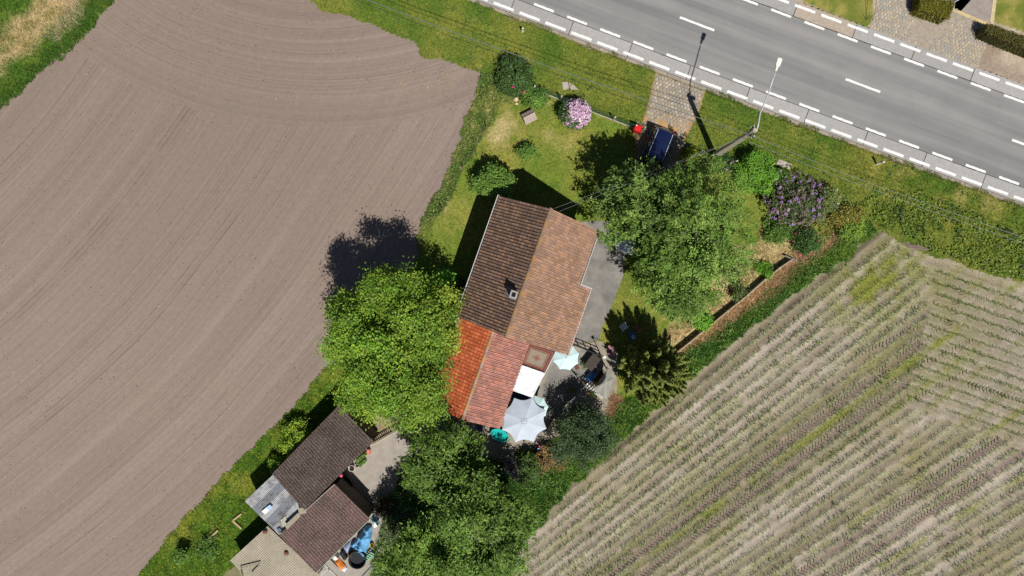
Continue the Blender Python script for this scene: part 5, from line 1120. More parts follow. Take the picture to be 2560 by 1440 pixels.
t = thing('field_fence', tuple(S(1158, 425)), 'thin wire fence on wooden stakes along the bare field edge', 'fence'); P = [S(*q) for q in ((1217, 320), (1160, 424), (1106, 524), (1058, 610))]
for p_ in P: MB().tube([p_, p_ + Vector((0, 0, .95))], [.045, .035], 6).build('stake', WOOD, t)
for z in (.45, .85):
    mb = MB()
    for a_, b_ in zip(P[:-1], P[1:]): mb.tube([a_ + Vector((0, 0, z)), b_ + Vector((0, 0, z))], .007, 4)
    mb.build('wire', DARK, t)
wallm = M(lin(172, 158, 136), .95, .18, 6)
gw = thing('garden_wall', tuple(S(1830, 758)), 'low concrete panel wall between the dry garden bed and the dead grass', 'wall'); pts = [(1672, 892), (1718, 856), (1766, 816), (1813, 778), (1862, 738), (1905, 700), (1940, 672), (1975, 648)]
for a_, b_ in zip(pts[:-1], pts[1:]):
    p_, q = S(*a_), S(*b_); d = (q - p_).normalized(); MB().bar(p_ + d * .05 + Vector((0, 0, .3)), q - d * .05 + Vector((0, 0, .3)), .07, .6).build('wall_panel', wallm, gw); MB().box((p_.x, p_.y, .34), (.13, .13, .68), math.radians(37)).build('wall_post', wallm, gw)
tag(MB().bar(S(1958, 640) + Vector((0, 0, .35)), S(1985, 655) + Vector((0, 0, .55)), .1, .1).build('fallen_post', M(lin(130, 124, 120), .9), None), 'leaning dark post at the upper end of the garden wall', 'post')
# black driveway gate
gt = thing('yard_gate', tuple(S(1465, 872)), 'black tubular steel gate across the side yard', 'gate'); g0, g1 = S(1428, 858), S(1502, 888); d = (g1 - g0).normalized()
for z in (.12, .62, 1.15): MB().bar(g0 + Vector((0, 0, z)), g1 + Vector((0, 0, z)), .05).build('rail', DARK, gt)
for f in (0, .25, .5, .75, 1): q = g0.lerp(g1, f); MB().bar(q + Vector((0, 0, .05)), q + Vector((0, 0, 1.2)), .05).build('upright', DARK, gt)
# wooden deck and picket fence beside the long shed
dk = struct(MB().prism([S2(*q) for q in ((872, 1030), (1000, 1010), (1075, 1018), (938, 1100))], -.02, .06).build('deck', M(lin(92, 80, 62), .95, .2, 5)))
for i in range(26):
    f0 = i / 26; a_ = np.array((878, 1042)) * (1 - f0) + np.array((1010, 1000)) * f0; b_ = np.array((940, 1097)) * (1 - f0) + np.array((1072, 1022)) * f0
    p_, q = S2(*a_), S2(*b_); MB().bar((p_[0], p_[1], .075), (q[0], q[1], .075), .13, .03).build('plank', M(lin(150, 134, 106) * (.85 + .3 * random.random()), .95, .2, 8), dk)
pf = thing('picket_fence', tuple(S(1003, 1062)), 'low pale picket fence between the wooden deck and the courtyard', 'fence'); f0, f1 = S(933, 1108), S(1078, 1026)
for z in (.25, .8): MB().bar(f0 + Vector((0, 0, z)), f1 + Vector((0, 0, z)), .05, .08).build('rail', M(lin(200, 186, 160), .9), pf)
for k in range(34): q = f0.lerp(f1, (k + .5) / 34); MB().box((q.x + .03, q.y + .03, .45), (.06, .02, .9), math.radians(29)).build('picket', M(lin(206, 192, 168), .9), pf)
# ------------------------------------------------------------------ cars
def car(name, label, px, py, ang, L, Wd, Hh, paint, rails):
    b = S(px, py); t = thing(name, tuple(b), label, 'car'); ca_, sa_ = math.cos(ang), math.sin(ang)
    def T(x, y, z): return (b.x + ca_ * x - sa_ * y, b.y + sa_ * x + ca_ * y, z)       # x forward
    pm = N('car_paint'); pm.b.inputs['Coat Weight'].default_value = .8; pm.b.inputs['Metallic'].default_value = .3; pm = pm.done(paint, .3, spec=.5)
    glass = N('car_glass').done((.012, .014, .017), .06, spec=.6); h2 = L / 2; w = Wd / 2
    def loft(secs, n=None):
        V = []; F = []; k = len(secs[0])
        for s in secs: V += [T(*q) for q in s]
        for i in range(len(secs) - 1):
            for j in range(k): F.append([i * k + j, i * k + (j + 1) % k, (i + 1) * k + (j + 1) % k, (i + 1) * k + j])
        F += [list(range(k))[::-1], [(len(secs) - 1) * k + j for j in range(k)]]; return V, F
    def sec(x, ww, z0, z1): return [(x, -ww * .92, z0), (x, -ww, z0 + .18), (x, -ww, z1 - .12), (x, -ww * .9, z1), (x, ww * .9, z1), (x, ww, z1 - .12), (x, ww, z0 + .18), (x, ww * .92, z0)]
    zb = Hh * .58
    V, F = loft([sec(-h2, w * .78, .3, zb * .85), sec(-h2 + .12, w * .92, .22, zb * .97), sec(-h2 + .6, w, .2, zb), sec(h2 * .3, w, .2, zb), sec(h2 * .62, w * .98, .2, zb * .93), sec(h2 - .25, w * .88, .22, zb * .8), sec(h2, w * .66, .3, zb * .62)])
    MB().add(V, F).build('body', pm, t, True)
    def ring(x, ww, z): return [(x, -ww, z), (x, ww, z)]
    gl0, gl1, rf0, rf1 = -h2 + .12, h2 * .5, -h2 + .42, h2 * .12
    V = [T(gl0, -w * .86, zb), T(gl0, w * .86, zb), T(gl1, w * .86, zb), T(gl1, -w * .86, zb), T(rf0, -w * .7, Hh - .04), T(rf0, w * .7, Hh - .04), T(rf1, w * .7, Hh - .04), T(rf1, -w * .7, Hh - .04)]
    MB().hexa(V[:4], V[4:]).build('window_glass', glass, t)
    rs = [[(x, -ww, Hh - .06), (x, -ww * .6, Hh + dz), (x, 0, Hh + dz + .025), (x, ww * .6, Hh + dz), (x, ww, Hh - .06), (x, 0, Hh - .07)] for x, ww, dz in ((rf0 - .08, w * .66, -.05), (rf0 + .1, w * .73, -.01), (0, w * .74, 0), (rf1 - .1, w * .73, -.01), (rf1 + .06, w * .66, -.05))]
    V, F = loft(rs); MB().add(V, F).build('roof', pm, t, True)
    for s in (-1, 1):
        for xx in (gl0 + .02, -.35, rf1 + .1): MB().bar(T(xx + (.28 if xx < -1 else (-.0)), s * w * .71, Hh - .03), T(xx if xx < -1 else xx + (.6 if xx > 0 else 0), s * w * .87, zb), .07, .05).build('pillar', pm, t)
        for x in (-h2 * .62, h2 * .62):
            wh = MB(); n = 16; c = Vector(T(x, s * (w - .1), .31)); axv = Vector((-sa_, ca_, 0)); wh_ = wh.tube([c - axv * .1, c + axv * .1], .31, 16).build('wheel', DARK, t, True); MB().tube([c + axv * s * .09, c + axv * s * .112], .19, 12).build('rim', STEEL, wh_, True)
        MB().add([T(-h2 + .02, s * w * .6, .75), T(-h2 + .16, s * w * .95, .75), T(-h2 + .2, s * w * .93, 1.05), T(-h2 + .08, s * w * .66, 1.05), T(-h2 + .2, s * w * .6, .75), T(-h2 + .3, s * w * .9, .75), T(-h2 + .3, s * w * .88, 1.05), T(-h2 + .2, s * w * .66, 1.05)], [[0, 1, 2, 3], [4, 7, 6, 5], [3, 2, 6, 7], [0, 4, 5, 1], [1, 5, 6, 2], [0, 3, 7, 4]]).build('tail_light', M(lin(190, 30, 34), .3, .05), t)
        MB().add([T(h2 - .1, s * w * .45, .6), T(h2 - .32, s * w * .86, .62), T(h2 - .45, s * w * .84, .8), T(h2 - .25, s * w * .45, .76)], [[0, 1, 2, 3]]).build('headlight', M(lin(225, 228, 232), .1, .02), t)
        MB().hexa([T(rf1 + .3, s * w * .98, zb), T(rf1 + .5, s * w * .98, zb), T(rf1 + .5, s * (w + .2), zb), T(rf1 + .34, s * (w + .2), zb)], [T(rf1 + .3, s * w * .98, zb + .14), T(rf1 + .46, s * w * .98, zb + .14), T(rf1 + .46, s * (w + .18), zb + .14), T(rf1 + .34, s * (w + .18), zb + .14)]).build('mirror', pm, t)
        if rails: MB().tube([T(rf0 + .02, s * w * .6, Hh - .03), T(rf0 + .2, s * w * .6, Hh + .06), T(-.1, s * w * .61, Hh + .08), T(rf1 - .3, s * w * .6, Hh + .06), T(rf1 - .1, s * w * .58, Hh - .03)], .024, 6).build('roof_rail', M(lin(176, 184, 200), .35, .05), t, True)
    MB().bar(T(-h2 - .02, -w * .7, .5), T(-h2 - .02, w * .7, .5), .1, .2).build('bumper', pm, t)
    MB().bar(T(-h2 - .01, -.26, .72), T(-h2 - .01, .26, .72), .03, .11).build('number_plate', WHITE, t)
    return t
ANG = math.atan2(-.927, -.374)
car('parked_car', 'dark blue car with silver roof rails parked on the cobbled driveway', 1628, 400, ANG, 4.35, 1.78, 1.66, tuple(lin(22, 34, 74)), True)
car('parked_car', 'silver car almost hidden under the feathery tree in the side yard', 1582, 563, math.atan2(-.94, -.33), 4.2, 1.75, 1.5, tuple(lin(196, 206, 220)), False)
# ------------------------------------------------------------------ parasols
def parasol(name, label, px, py, h, R_, rise, mat, n=8, rot=0.0, sag=.12, tilt=(0, 0), group=None, detail=True):
    c = S(px, py, h); t = thing(name, (c.x, c.y, 0), label, 'parasol', group); K = 7; Rr = 6
    for k in range(n):
        V = []; a0, a1 = rot + 2 * math.pi * k / n, rot + 2 * math.pi * (k + 1) / n
        for i in range(Rr + 1):
            r = R_ * i / Rr; 
            for j in range(K + 1):
                f = j / K; edge = 1 - sag * 4 * f * (1 - f) * (i / Rr) ** 1.2; a_ = a0 + (a1 - a0) * f
                rr = r * math.cos(math.pi / n) / math.cos(a_ - (a0 + a1) / 2) * edge; x, y = math.cos(a_) * rr, math.sin(a_) * rr
                z = h + rise * (1 - (i / Rr) ** 1.15) - rise * .05 * 4 * f * (1 - f) * (i / Rr) * (1 - .5 * i / Rr) + tilt[0] * x + tilt[1] * y; V.append((c.x + x, c.y + y, z))
        F = np.array([[i * (K + 1) + j, (i + 1) * (K + 1) + j, (i + 1) * (K + 1) + j + 1, i * (K + 1) + j + 1] for i in range(Rr) for j in range(K)])
        o = np_obj('canopy_panel', np.array(V), F, mat, t, None, True); m = o.modifiers.new('th', 'SOLIDIFY'); m.thickness = .006; m.use_rim = False
        e = (c.x + math.cos(a0) * R_ * .98, c.y + math.sin(a0) * R_ * .98, h - .02 + tilt[0] * math.cos(a0) * R_ + tilt[1] * math.sin(a0) * R_); MB().tube([(c.x, c.y, h + rise - .06), e], .012, 4).build('rib', STEEL, t)
    MB().tube([(c.x, c.y, 0), (c.x, c.y, h + rise)], .025, 8).build('pole', STEEL, t); MB().lathe((c.x, c.y, h + rise), [(.04, -.01), (.03, .03), (.0, .05)], 8).build('finial', M(lin(150, 154, 158), .5), t)
    MB().lathe((c.x, c.y, .056), [(.3, 0), (.3, .06), (.06, .09), (.05, .3)], 14).build('base', DARK, t)
    if detail:
        mb = MB()
        for k in range(n):
            for q in range(3):
                a_ = rot + 2 * math.pi * (k + .25 * q + .2) / n; r = R_ * (.1 + .05 * (q % 2)); mb.box((c.x + math.cos(a_) * r, c.y + math.sin(a_) * r, h + rise * (1 - (r / R_) ** 1.15) - .0), (.05, .03, .012), a_)
        mb.build('vent_holes', M(lin(128, 132, 138), .8), t)
parasol('grey_parasol', 'large pale grey eight-panelled parasol over the patio', 1310, 1050, 2.45, 1.62, .45, M(lin(190, 199, 210), .85, .08, 2), rot=math.radians(24))
parasol('mint_parasol', 'small mint parasol half under the eave of the house', 1415, 893, 2.1, .92, .35, M(lin(200, 226, 226), .7, .04, 2), rot=.3, sag=.05, group='mint parasols', detail=False)
parasol('mint_parasol', 'mint parasol mostly hidden behind the large grey parasol', 1340, 1020, 2.0, .85, .35, M(lin(196, 222, 220), .7, .04, 2), rot=.1, sag=.05, group='mint parasols', detail=False)
# ------------------------------------------------------------------ small garden things
b = S(1322, 297); hut = thing('dog_house', tuple(b), 'little wooden hutch with a grey gable roof on the front lawn', 'hutch'); hr = math.radians(27)
def HT(x, y, z): return (b.x + math.cos(hr) * x - math.sin(hr) * y, b.y + math.sin(hr) * x + math.cos(hr) * y, z)
MB().hexa([HT(-.36, -.26, 0), HT(.36, -.26, 0), HT(.36, .26, 0), HT(-.36, .26, 0)], [HT(-.36, -.26, .55), HT(.36, -.26, .55), HT(.36, .26, .55), HT(-.36, .26, .55)]).build('wall', M(lin(120, 98, 78), .9, .2, 8), hut)
for s in (-1, 1):
    q = [HT(-.44, 0, .85), HT(.44, 0, .85), HT(.44, s * .4, .52), HT(-.44, s * .4, .52)]; q = q if s > 0 else q[::-1]; MB().hexa([(a_[0], a_[1], a_[2] - .04) for a_ in q], q).build('roof_panel', M(lin(168, 152, 142), .95, .2, 8), hut)
MB().bar(HT(-.45, 0, .87), HT(.45, 0, .87), .09, .04).build('ridge_cap', M(lin(190, 170, 150), .95), hut); MB().box(HT(0, -.262, .25), (.28, .02, .36), hr).build('doorway', DARK, hut)
b = S(1589, 328); rb = thing('red_bin', tuple(b), 'red plastic bin with sloping lid beside the driveway entrance', 'bin')
MB().hexa(sqr(Vector((b.x, b.y, .0)), .2, .17), sqr(Vector((b.x, b.y, .85)), .27, .24)).build('bin_body', M(lin(200, 30, 34), .4, .08, 4), rb, bevel=.03); MB().hexa(sqr(Vector((b.x, b.y, .86)), .29, .26), sqr(Vector((b.x, b.y + .03, .98)), .2, .18)).build('lid', M(lin(214, 36, 40), .35, .08, 4), rb, bevel=.03)
MB().bar((b.x - .2, b.y - .27, .9), (b.x + .2, b.y - .27, .9), .04).build('handle', M(lin(170, 20, 26), .4), rb)
shrub('white_flower_pot', 'small white flowering plant next to the red bin', 1606, 322, .5, .2, [lin(150, 150, 130), lin(120, 130, 90)], 81, (.08, .05), n=20, nl=16, bloom=([lin(232, 230, 220)], 14, .06))
t = thing('stone_ornament', tuple(S(1290, 256)), 'pale stone garden ornament beside the dark bush', 'ornament')
for (x_, y_, z_, r_) in ((0, 0, .0, .18), (.05, -.28, 0, .12), (.0, .02, .22, .13)): q = S(1290, 250); MB().lathe((q.x + x_, q.y + y_, z_), [(r_ * .7, 0), (r_, r_ * .5), (r_ * .8, r_), (r_ * .3, r_ * 1.3), (0, r_ * 1.35)], 9, 1, .8).build('stone', M(lin(206, 188, 160), .95, .2, 9), t)
# rainwater barrels
for lab, px, py, r_, col in (('small grey barrel at the left end of the orange roof', 1140, 1060, .17, lin(110, 126, 150)), ('blue-grey barrel below the orange roof eave', 1180, 1070, .24, lin(120, 138, 158)), ('dark blue barrel right of the blue-grey barrel', 1200, 1070, .2, lin(46, 66, 110))):
    q = S(px, py, .9); t = thing('barrel', (q.x, q.y, 0), lab, 'barrel', 'barrels below the annex'); MB().lathe((q.x, q.y, .05), [(r_ * .85, 0), (r_, .2), (r_, .7), (r_ * .88, .88)], 16).build('drum', M(col, .5, .1), t, True); MB().lathe((q.x, q.y, .93), [(r_ * .9, 0), (r_ * .9, .03), (r_ * .3, .05), (0, .05)], 16).build('lid', M(col * 1.2, .4, .1), t)
def tub(name, label, px, py, h, r_, col, wcol, sx=1.0, sy=1.0, rz_=0.0, cat='tub', water=True):
    q = S(px, py, h); t = thing(name, (q.x, q.y, 0), label, cat); MB().lathe((q.x, q.y, .05), [(r_ * .86, 0), (r_ * .97, h * .6), (r_, h), (r_ * .93, h), (r_ * .88, h * .5), (r_ * .8, .05)], 22, sx, sy, rz_).build('basin', M(col, .45, .08), t, True)
    if water: MB().lathe((q.x, q.y, h * .62), [(r_ * .9, 0), (0, .001)], 22, sx, sy, rz_).build('water', N('water').done(wcol, .08, spec=.5), t)
tub('round_pool', 'round deep blue tub tucked under the white sheet', 1302, 992, .7, .62, lin(26, 60, 130), tuple(lin(20, 44, 96)))
tub('paddling_pool', 'turquoise paddling pool between the red roof and the grey parasol', 1249, 1088, .35, .52, lin(36, 180, 172), tuple(lin(36, 176, 168)), 1.3, .8, -.4, 'pool')
tub('oval_bath', 'dark oval bath tub in the shade beside the red shed', 864, 1210, .5, .62, lin(74, 76, 78), tuple(lin(24, 26, 26)), .72, 1.05, .5)
tub('round_planter', 'white round planter pot at the corner of the long shed', 879, 1171, .35, .22, lin(226, 222, 212), tuple(lin(60, 50, 38)), cat='planter')
tub('small_planter', 'small white pot next to the round planter', 892, 1164, .25, .14, lin(222, 216, 204), tuple(lin(60, 50, 38)), cat='planter')
tub('blue_basin', 'light blue plastic basin on the deck under the big tree', 1031, 1034, .5, .42, lin(150, 196, 226), tuple(lin(160, 200, 226)), 1.2, .8, .5)
tub('black_tub', 'big black round tub in the yard below the blue tarp', 893, 1400, .8, .62, lin(44, 46, 48), tuple(lin(50, 52, 54)))
tub('yellow_ring', 'yellow plastic ring beside the black tub', 930, 1363, .25, .14, lin(206, 190, 40), tuple(lin(60, 55, 20)), cat='ring')
# planter boxes along the long shed
for lab, quad, col in (('long planter box with green plants along the long shed', ((892, 1148), (916, 1128), (921, 1133), (897, 1154)), 0), ('shorter planter box beside the long planter box', ((899, 1160), (915, 1146), (919, 1150), (903, 1164)), 0)):
    W_ = [S2(*q) for q in quad]; c = np.mean(W_, 0); t = thing('planter_box', (c[0], c[1], 0), lab, 'planter', 'planter boxes'); MB().prism(W_, .05, .3).build('trough', M(lin(196, 190, 178), .9), t); n = 160; u, v = RNG.random(n), RNG.random(n); W_ = np.array(W_)
    xy = ((1 - u) * (1 - v))[:, None] * W_[0] + (u * (1 - v))[:, None] * W_[1] + (u * v)[:, None] * W_[2] + ((1 - u) * v)[:, None] * W_[3]
    o = leafquads(np.column_stack([xy, RNG.uniform(.3, .45, n)]), unit(np.array([0, 0, 1.]) + RNG.normal(0, .5, (n, 3))), .12, .07, pick(BR, n)); np_obj('plants', o[0], o[1], MAT_LEAF, t, o[2])
q = S(924, 1127); tag(MB().hexa([(q.x + a_, q.y + b_, .05) for a_, b_ in ((-.1, -.14), (.1, -.14), (.1, .14), (-.1, .14))], [(q.x + a_, q.y + b_, .4) for a_, b_ in ((-.13, -.17), (.13, -.17), (.13, .17), (-.13, .17))]).build('clay_pot', M(lin(206, 120, 96), .8), bevel=.02), 'terracotta coloured pot at the end of the planter box', 'pot')
q = S(852, 1190, 2.2); tag(MB().lathe((q.x, q.y, 2.0), [(.02, 0), (.1, .06), (.11, .14), (.0, .2)], 10).build('pink_float', M(lin(224, 90, 120), .5)), 'pink float hanging at the eave corner of the long shed', 'float')
# tarps and clutter by the sheds
BLUE = M(lin(110, 172, 218), .5, .25, 5)
def lumpy(name, label, cat, poly, h, mat, seed, amp=.25, n=26):
    W_ = np.array([S2(*q) for q in poly]); x0, y0 = W_.min(0); x1, y1 = W_.max(0); X_, Y_ = np.meshgrid(np.linspace(x0, x1, n), np.linspace(y0, y1, n)); cx, cy = (X_[:-1, :-1] + X_[1:, 1:]) / 2, (Y_[:-1, :-1] + Y_[1:, 1:]) / 2
    ok = inpoly(cx, cy, [tuple(q) for q in W_]); d = polydist(X_, Y_, [tuple(q) for q in W_] + [tuple(W_[0])]); Z_ = h * np.clip(d / .35, 0, 1) ** .5 * .8 + .1 + amp * (fbm(X_, Y_, .35, seed, 4) - .4)
    idx = np.arange(n * n).reshape(n, n); F = np.stack([idx[:-1, :-1], idx[:-1, 1:], idx[1:, 1:], idx[1:, :-1]], -1)[ok]; us = np.unique(F); rm = -np.ones(n * n, int); rm[us] = np.arange(len(us))
    return tag(np_obj(name, np.stack([X_.ravel()[us], Y_.ravel()[us], np.maximum(Z_.ravel()[us], .07)], -1), rm[F], mat, None, None, True), label, cat)
lumpy('blue_tarp', 'crumpled bright blue tarpaulin beside the red shed', 'tarp', ((878, 1360), (898, 1338), (915, 1312), (932, 1312), (932, 1340), (922, 1366), (915, 1388), (890, 1376)), .8, BLUE, 201, .75, 44)
lumpy('dark_blue_sheet', 'dark blue plastic sheet in the shade of the red shed roof', 'tarp', ((888, 1240), (902, 1244), (912, 1254), (918, 1268), (905, 1262), (892, 1256)), .5, M(lin(32, 74, 170), .4, .2, 5), 202, .3)
lumpy('grey_sheet', 'grey plastic sheet lying next to the blue tarp', 'tarp', ((858, 1366), (878, 1350), (884, 1372), (866, 1384)), .3, M(lin(150, 164, 190), .5, .2), 203, .15)
lumpy('orange_sack', 'orange and white sack lying on the clutter below the red shed', 'sack', ((838, 1402), (848, 1393), (866, 1412), (862, 1424), (852, 1420)), .5, M(lin(232, 140, 60), .7, .4, 14), 204, .15)
lumpy('white_sack', 'white plastic sack below the orange sack', 'sack', ((852, 1420), (862, 1410), (870, 1418), (862, 1428)), .5, M(lin(230, 228, 232), .6, .2, 10), 205, .15)
def flat(name, label, cat, quad, z0, z1, mat, group=None, bevel=.01): return tag(MB().prism([tuple(S(a_, b_, z1))[:2] for a_, b_ in quad], z0, z1).build(name, mat, bevel=bevel), label, cat, group)
flat('old_door', 'white door panel lying on the ground by the oval bath', 'door', ((837, 1206), (846, 1196), (868, 1224), (862, 1232)), .06, .12, M(lin(170, 172, 176), .8))
flat('white_board', 'pale board under the dark blue sheet', 'board', ((880, 1246), (892, 1236), (930, 1268), (918, 1286)), .06, .3, M(lin(150, 150, 156), .8))
flat('white_crate', 'white crate at the upper end of the blue tarp', 'crate', ((931, 1312), (938, 1308), (944, 1316), (936, 1320)), .06, .7, WHITE)
flat('cyan_board', 'thin light blue board along the red shed corner', 'board', ((926, 1296), (930, 1294), (940, 1308), (934, 1310)), .06, .9, M(lin(120, 196, 220), .6))
t = thing('green_crate', tuple(S(925, 1388)), 'mint green slatted crate beside the black tub', 'crate')
for k in range(5): f = k / 4; a_, b_ = S(911 + 16 * f, 1397 - 16 * f, .5), S(918 + 16 * f, 1402 - 16 * f, .5); MB().bar(a_, b_, .08, .03).build('slat', M(lin(130, 190, 150), .6), t)
for (p0, p1) in (((911, 1397), (927, 1381)), ((918, 1402), (934, 1386))): MB().bar(S(*p0, .42), S(*p1, .42), .05, .12).build('rail', M(lin(120, 180, 140), .6), t)
for k, (p0, p1, lab) in enumerate((((812, 1412), (845, 1445), 'grey frame beam right of the red shed at the bottom edge'), ((800, 1440), (824, 1420), 'short grey frame beam near the red shed corner'), ((905, 1440), (958, 1385), 'dark edge beam of the yard beside the bushy tree'))):
    a_, b_ = S(*p0, .9), S(*p1, .9); tag(MB().bar(a_, b_, .1, .1).build('frame_beam', M(lin(180, 180, 172) if k < 2 else lin(90, 92, 94), .8), None), lab, 'beam', 'beams in the shed yard')
wtk = flat('white_tank', 'white tank lid with blue middle at the bottom of the red shed', 'tank', ((774, 1440), (786, 1428), (797, 1438), (785, 1452)), .06, 1.0, WHITE, bevel=.04); MB().prism([tuple(S(a_, b_, 1.0))[:2] for a_, b_ in ((782, 1438), (788, 1433), (791, 1438), (785, 1443))], 1.0, 1.06).build('lid', M(lin(60, 140, 200), .5), wtk)
flat('brown_board', 'brown mulch board by the blue tarp', 'board', ((864, 1384), (884, 1376), (892, 1386), (872, 1394)), .06, .2, M(lin(110, 84, 56), .95, .4, 12))
flat('dark_bag', 'dark plastic bag beside the orange sack', 'bag', ((846, 1384), (856, 1378), (868, 1396), (860, 1404)), .06, .6, M(lin(40, 42, 46), .35), bevel=.08)
flat('white_box', 'small white box above the orange sack', 'box', ((832, 1396), (838, 1390), (845, 1397), (839, 1402)), .06, .6, WHITE)
t = thing('folded_parasol', tuple(S(938, 1292)), 'folded grey parasol lying in the shade beside the blue tarp', 'parasol'); a_, b_ = S(934, 1280, .8), S(946, 1302, .7); MB().tube([a_, a_.lerp(b_, .5), b_], [.03, .12, .07], 8).build('folded_canopy', M(lin(176, 186, 194), .7), t, True); MB().tube([S(950, 1288, .75), b_], .02, 6).build('pole', STEEL, t)
tag(MB().lathe(tuple(S(932, 1273, .8)), [(.13, 0), (.15, .03), (.13, .06), (.11, .03), (.13, 0)], 14).build('wicker_ring', M(lin(186, 166, 150), .9)), 'small pale wicker ring by the folded parasol', 'ring')
# edging boards in the grass strip
for lab, p0, p1 in (('upper plank of the garden frame in the grass strip', (584, 1300), (606, 1283)), ('lower plank of the garden frame in the grass strip', (584, 1300), (606, 1320)), ('long grey plank lying in the grass strip below the sheds', (495, 1372), (548, 1324))):
    a_, b_ = S(*p0), S(*p1); tag(MB().bar(a_ + Vector((0, 0, .12)), b_ + Vector((0, 0, .12)), .12, .16).build('edging_plank', M(lin(180, 160, 124), .95, .2, 8)), lab, 'plank', 'planks in the grass strip')
flat('stone_block', 'pale stone block beside the long grey plank', 'block', ((516, 1356), (526, 1350), (531, 1357), (522, 1362)), .0, .25, M(lin(186, 178, 164), .95))
# clutter on the patio
lumpy('blue_cover', 'bright blue plastic cover over a table on the patio', 'cover', ((1459, 945), (1472, 928), (1478, 922), (1488, 932), (1487, 948), (1478, 956), (1468, 946)), .95, M(lin(40, 120, 200), .4, .15, 5), 211, .2)
def peak(name, label, top, rim, mat):
    P = [S(*q) for q in rim]; a_ = S(*top); n = len(P); V = [tuple(a_)]; F = []; m = 6
    for i in range(n):
        for j in range(m): V.append(tuple(P[i].lerp(P[(i + 1) % n], j / m) + Vector((0, 0, -.1 * math.sin(math.pi * j / m)))))
    N0 = n * m
    for i in range(N0): q = (Vector(V[0]) + Vector(V[1 + i])) / 2; V.append((q.x, q.y, q.z - .05 + .04 * math.sin(i * 1.7)))
    for i in range(N0): j = (i + 1) % N0; F += [[0, 1 + N0 + i, 1 + N0 + j], [1 + N0 + i, 1 + i, 1 + j, 1 + N0 + j]]
    t = thing(name, (a_.x, a_.y, 0), label, 'shade cloth'); o = np_obj('cloth', np.array(V), [f[::-1] for f in F], mat, t, None, True)
    for p_ in P: MB().tube([(p_.x, p_.y, 0), tuple(p_)], .03, 6).build('post', DARK, t)
peak('shade_tent', 'grey pointed shade cloth on posts beside the conifer', (1512, 958, 2.3), ((1482, 972, 1.7), (1521, 922, 1.8), (1533, 948, 1.7), (1516, 1000, 1.7)), M(lin(150, 150, 140), .9, .15, 4))
a_ = [S(1438, 992, 1.9), S(1428, 1022, 1.8), S(1403, 1042, 1.7), S(1410, 1016, 1.9)]
tag(sheet('shade_sail', a_[0], a_[1], a_[2], a_[3], M(lin(140, 136, 132), .9, .1, 4), 14, .06, .1), 'narrow grey shade sail hanging above the dark patio corner', 'shade sail')
t = thing('white_pallet', tuple(S(1485, 978)), 'white slatted pallet standing below the grey shade cloth', 'pallet')
for k in range(8): f = k / 7; MB().bar(S(1463 + 40 * f, 966 + 28 * f, .9), S(1467 + 40 * f, 962 + 28 * f, 1.0) + Vector((.1, .1, 0)), .1, .04).build('slat', M(lin(222, 214, 202), .8), t)
for dz in (.75, .95): MB().bar(S(1463, 967, dz), S(1506, 996, dz), .05, .05).build('rail', M(lin(214, 204, 190), .8), t)
def bicycle(label, p0, p1):
    a_, b_ = S(*p0), S(*p1); d = (b_ - a_).normalized(); L = 1.05; c = (a_ + b_) / 2; A_, B_ = c - d * L / 2 + Vector((0, 0, .38)), c + d * L / 2 + Vector((0, 0, .38)); t = thing('bicycle', (c.x, c.y, 0), label, 'bicycle')
    for w_ in (A_, B_):
        pts = [w_ + d * .33 * math.cos(k * math.pi / 9) + Vector((0, 0, .33 * math.sin(k * math.pi / 9))) for k in range(19)]; MB().tube(pts, .025, 5, False).build('wheel', M(lin(180, 180, 176), .5), t)
    bb = c + Vector((0, 0, .35)); st = c - d * .15 + Vector((0, 0, .85)); hd_ = B_ - d * .15 + Vector((0, 0, .55)); mb = MB()
    for p_, q in ((A_, bb), (bb, st), (st, hd_), (bb, hd_), (A_, st), (B_, hd_)): mb.tube([p_, q], .018, 5)
    mb.build('frame', DARK, t); MB().box(tuple(st + Vector((0, 0, .08))), (.26, .14, .06), math.atan2(d.y, d.x)).build('saddle', DARK, t); nrm = Vector((-d.y, d.x, 0)); MB().tube([hd_ + nrm * .28 + Vector((0, 0, .12)), hd_ + Vector((0, 0, .16)), hd_ - nrm * .28 + Vector((0, 0, .12))], .016, 5).build('handlebar', STEEL, t)
bicycle('bicycle with pale wheels leaning beside the blue cover', (1438, 940), (1456, 968)); bicycle('dark bicycle in the shade between the gate and the shade cloth', (1495, 922), (1512, 938))
tag(MB().bar(S(1481, 955, .8), S(1492, 962, .8), .16, .1).build('orange_board', M(lin(222, 150, 70), .8)), 'small orange wooden board under the shade cloth', 'board')
t = thing('brown_bench', tuple(S(1494, 946)), 'long dark brown bench under the shade cloth', 'bench'); MB().bar(S(1484, 958, .5), S(1508, 932, .5), .35, .05).build('seat', M(lin(92, 56, 34), .8), t)
for f in (.15, .85): q = S(1484, 958).lerp(S(1508, 932), f); MB().box((q.x, q.y, .26), (.3, .06, .44), .8).build('leg', DARK, t)
t = thing('garden_floodlight', tuple(S(1512, 895)), 'white floodlight on a slim pole by the yard gate', 'floodlight'); q = S(1511, 893, 2.2); MB().tube([(q.x, q.y, 0), (q.x, q.y, 2.2)], .025, 6).build('pole', STEEL, t); MB().box((q.x, q.y, 2.25), (.18, .14, .12), .4).build('lamp', WHITE, t); MB().tube([(q.x, q.y, 2.2), tuple(S(1540, 905, 2.3))], .015, 5).build('bracket', STEEL, t)
t = thing('beige_bench', tuple(S(1393, 1060)), 'pale wooden bench at the right side of the large parasol', 'bench'); MB().bar(S(1372, 1082, .45), S(1390, 1050, .45), .35, .05).build('seat', M(lin(214, 196, 160), .85), t)
for f in (.12, .88): q = S(1372, 1082).lerp(S(1390, 1050), f); MB().box((q.x, q.y, .24), (.3, .06, .4), 1.0).build('leg', M(lin(150, 130, 100), .85), t)
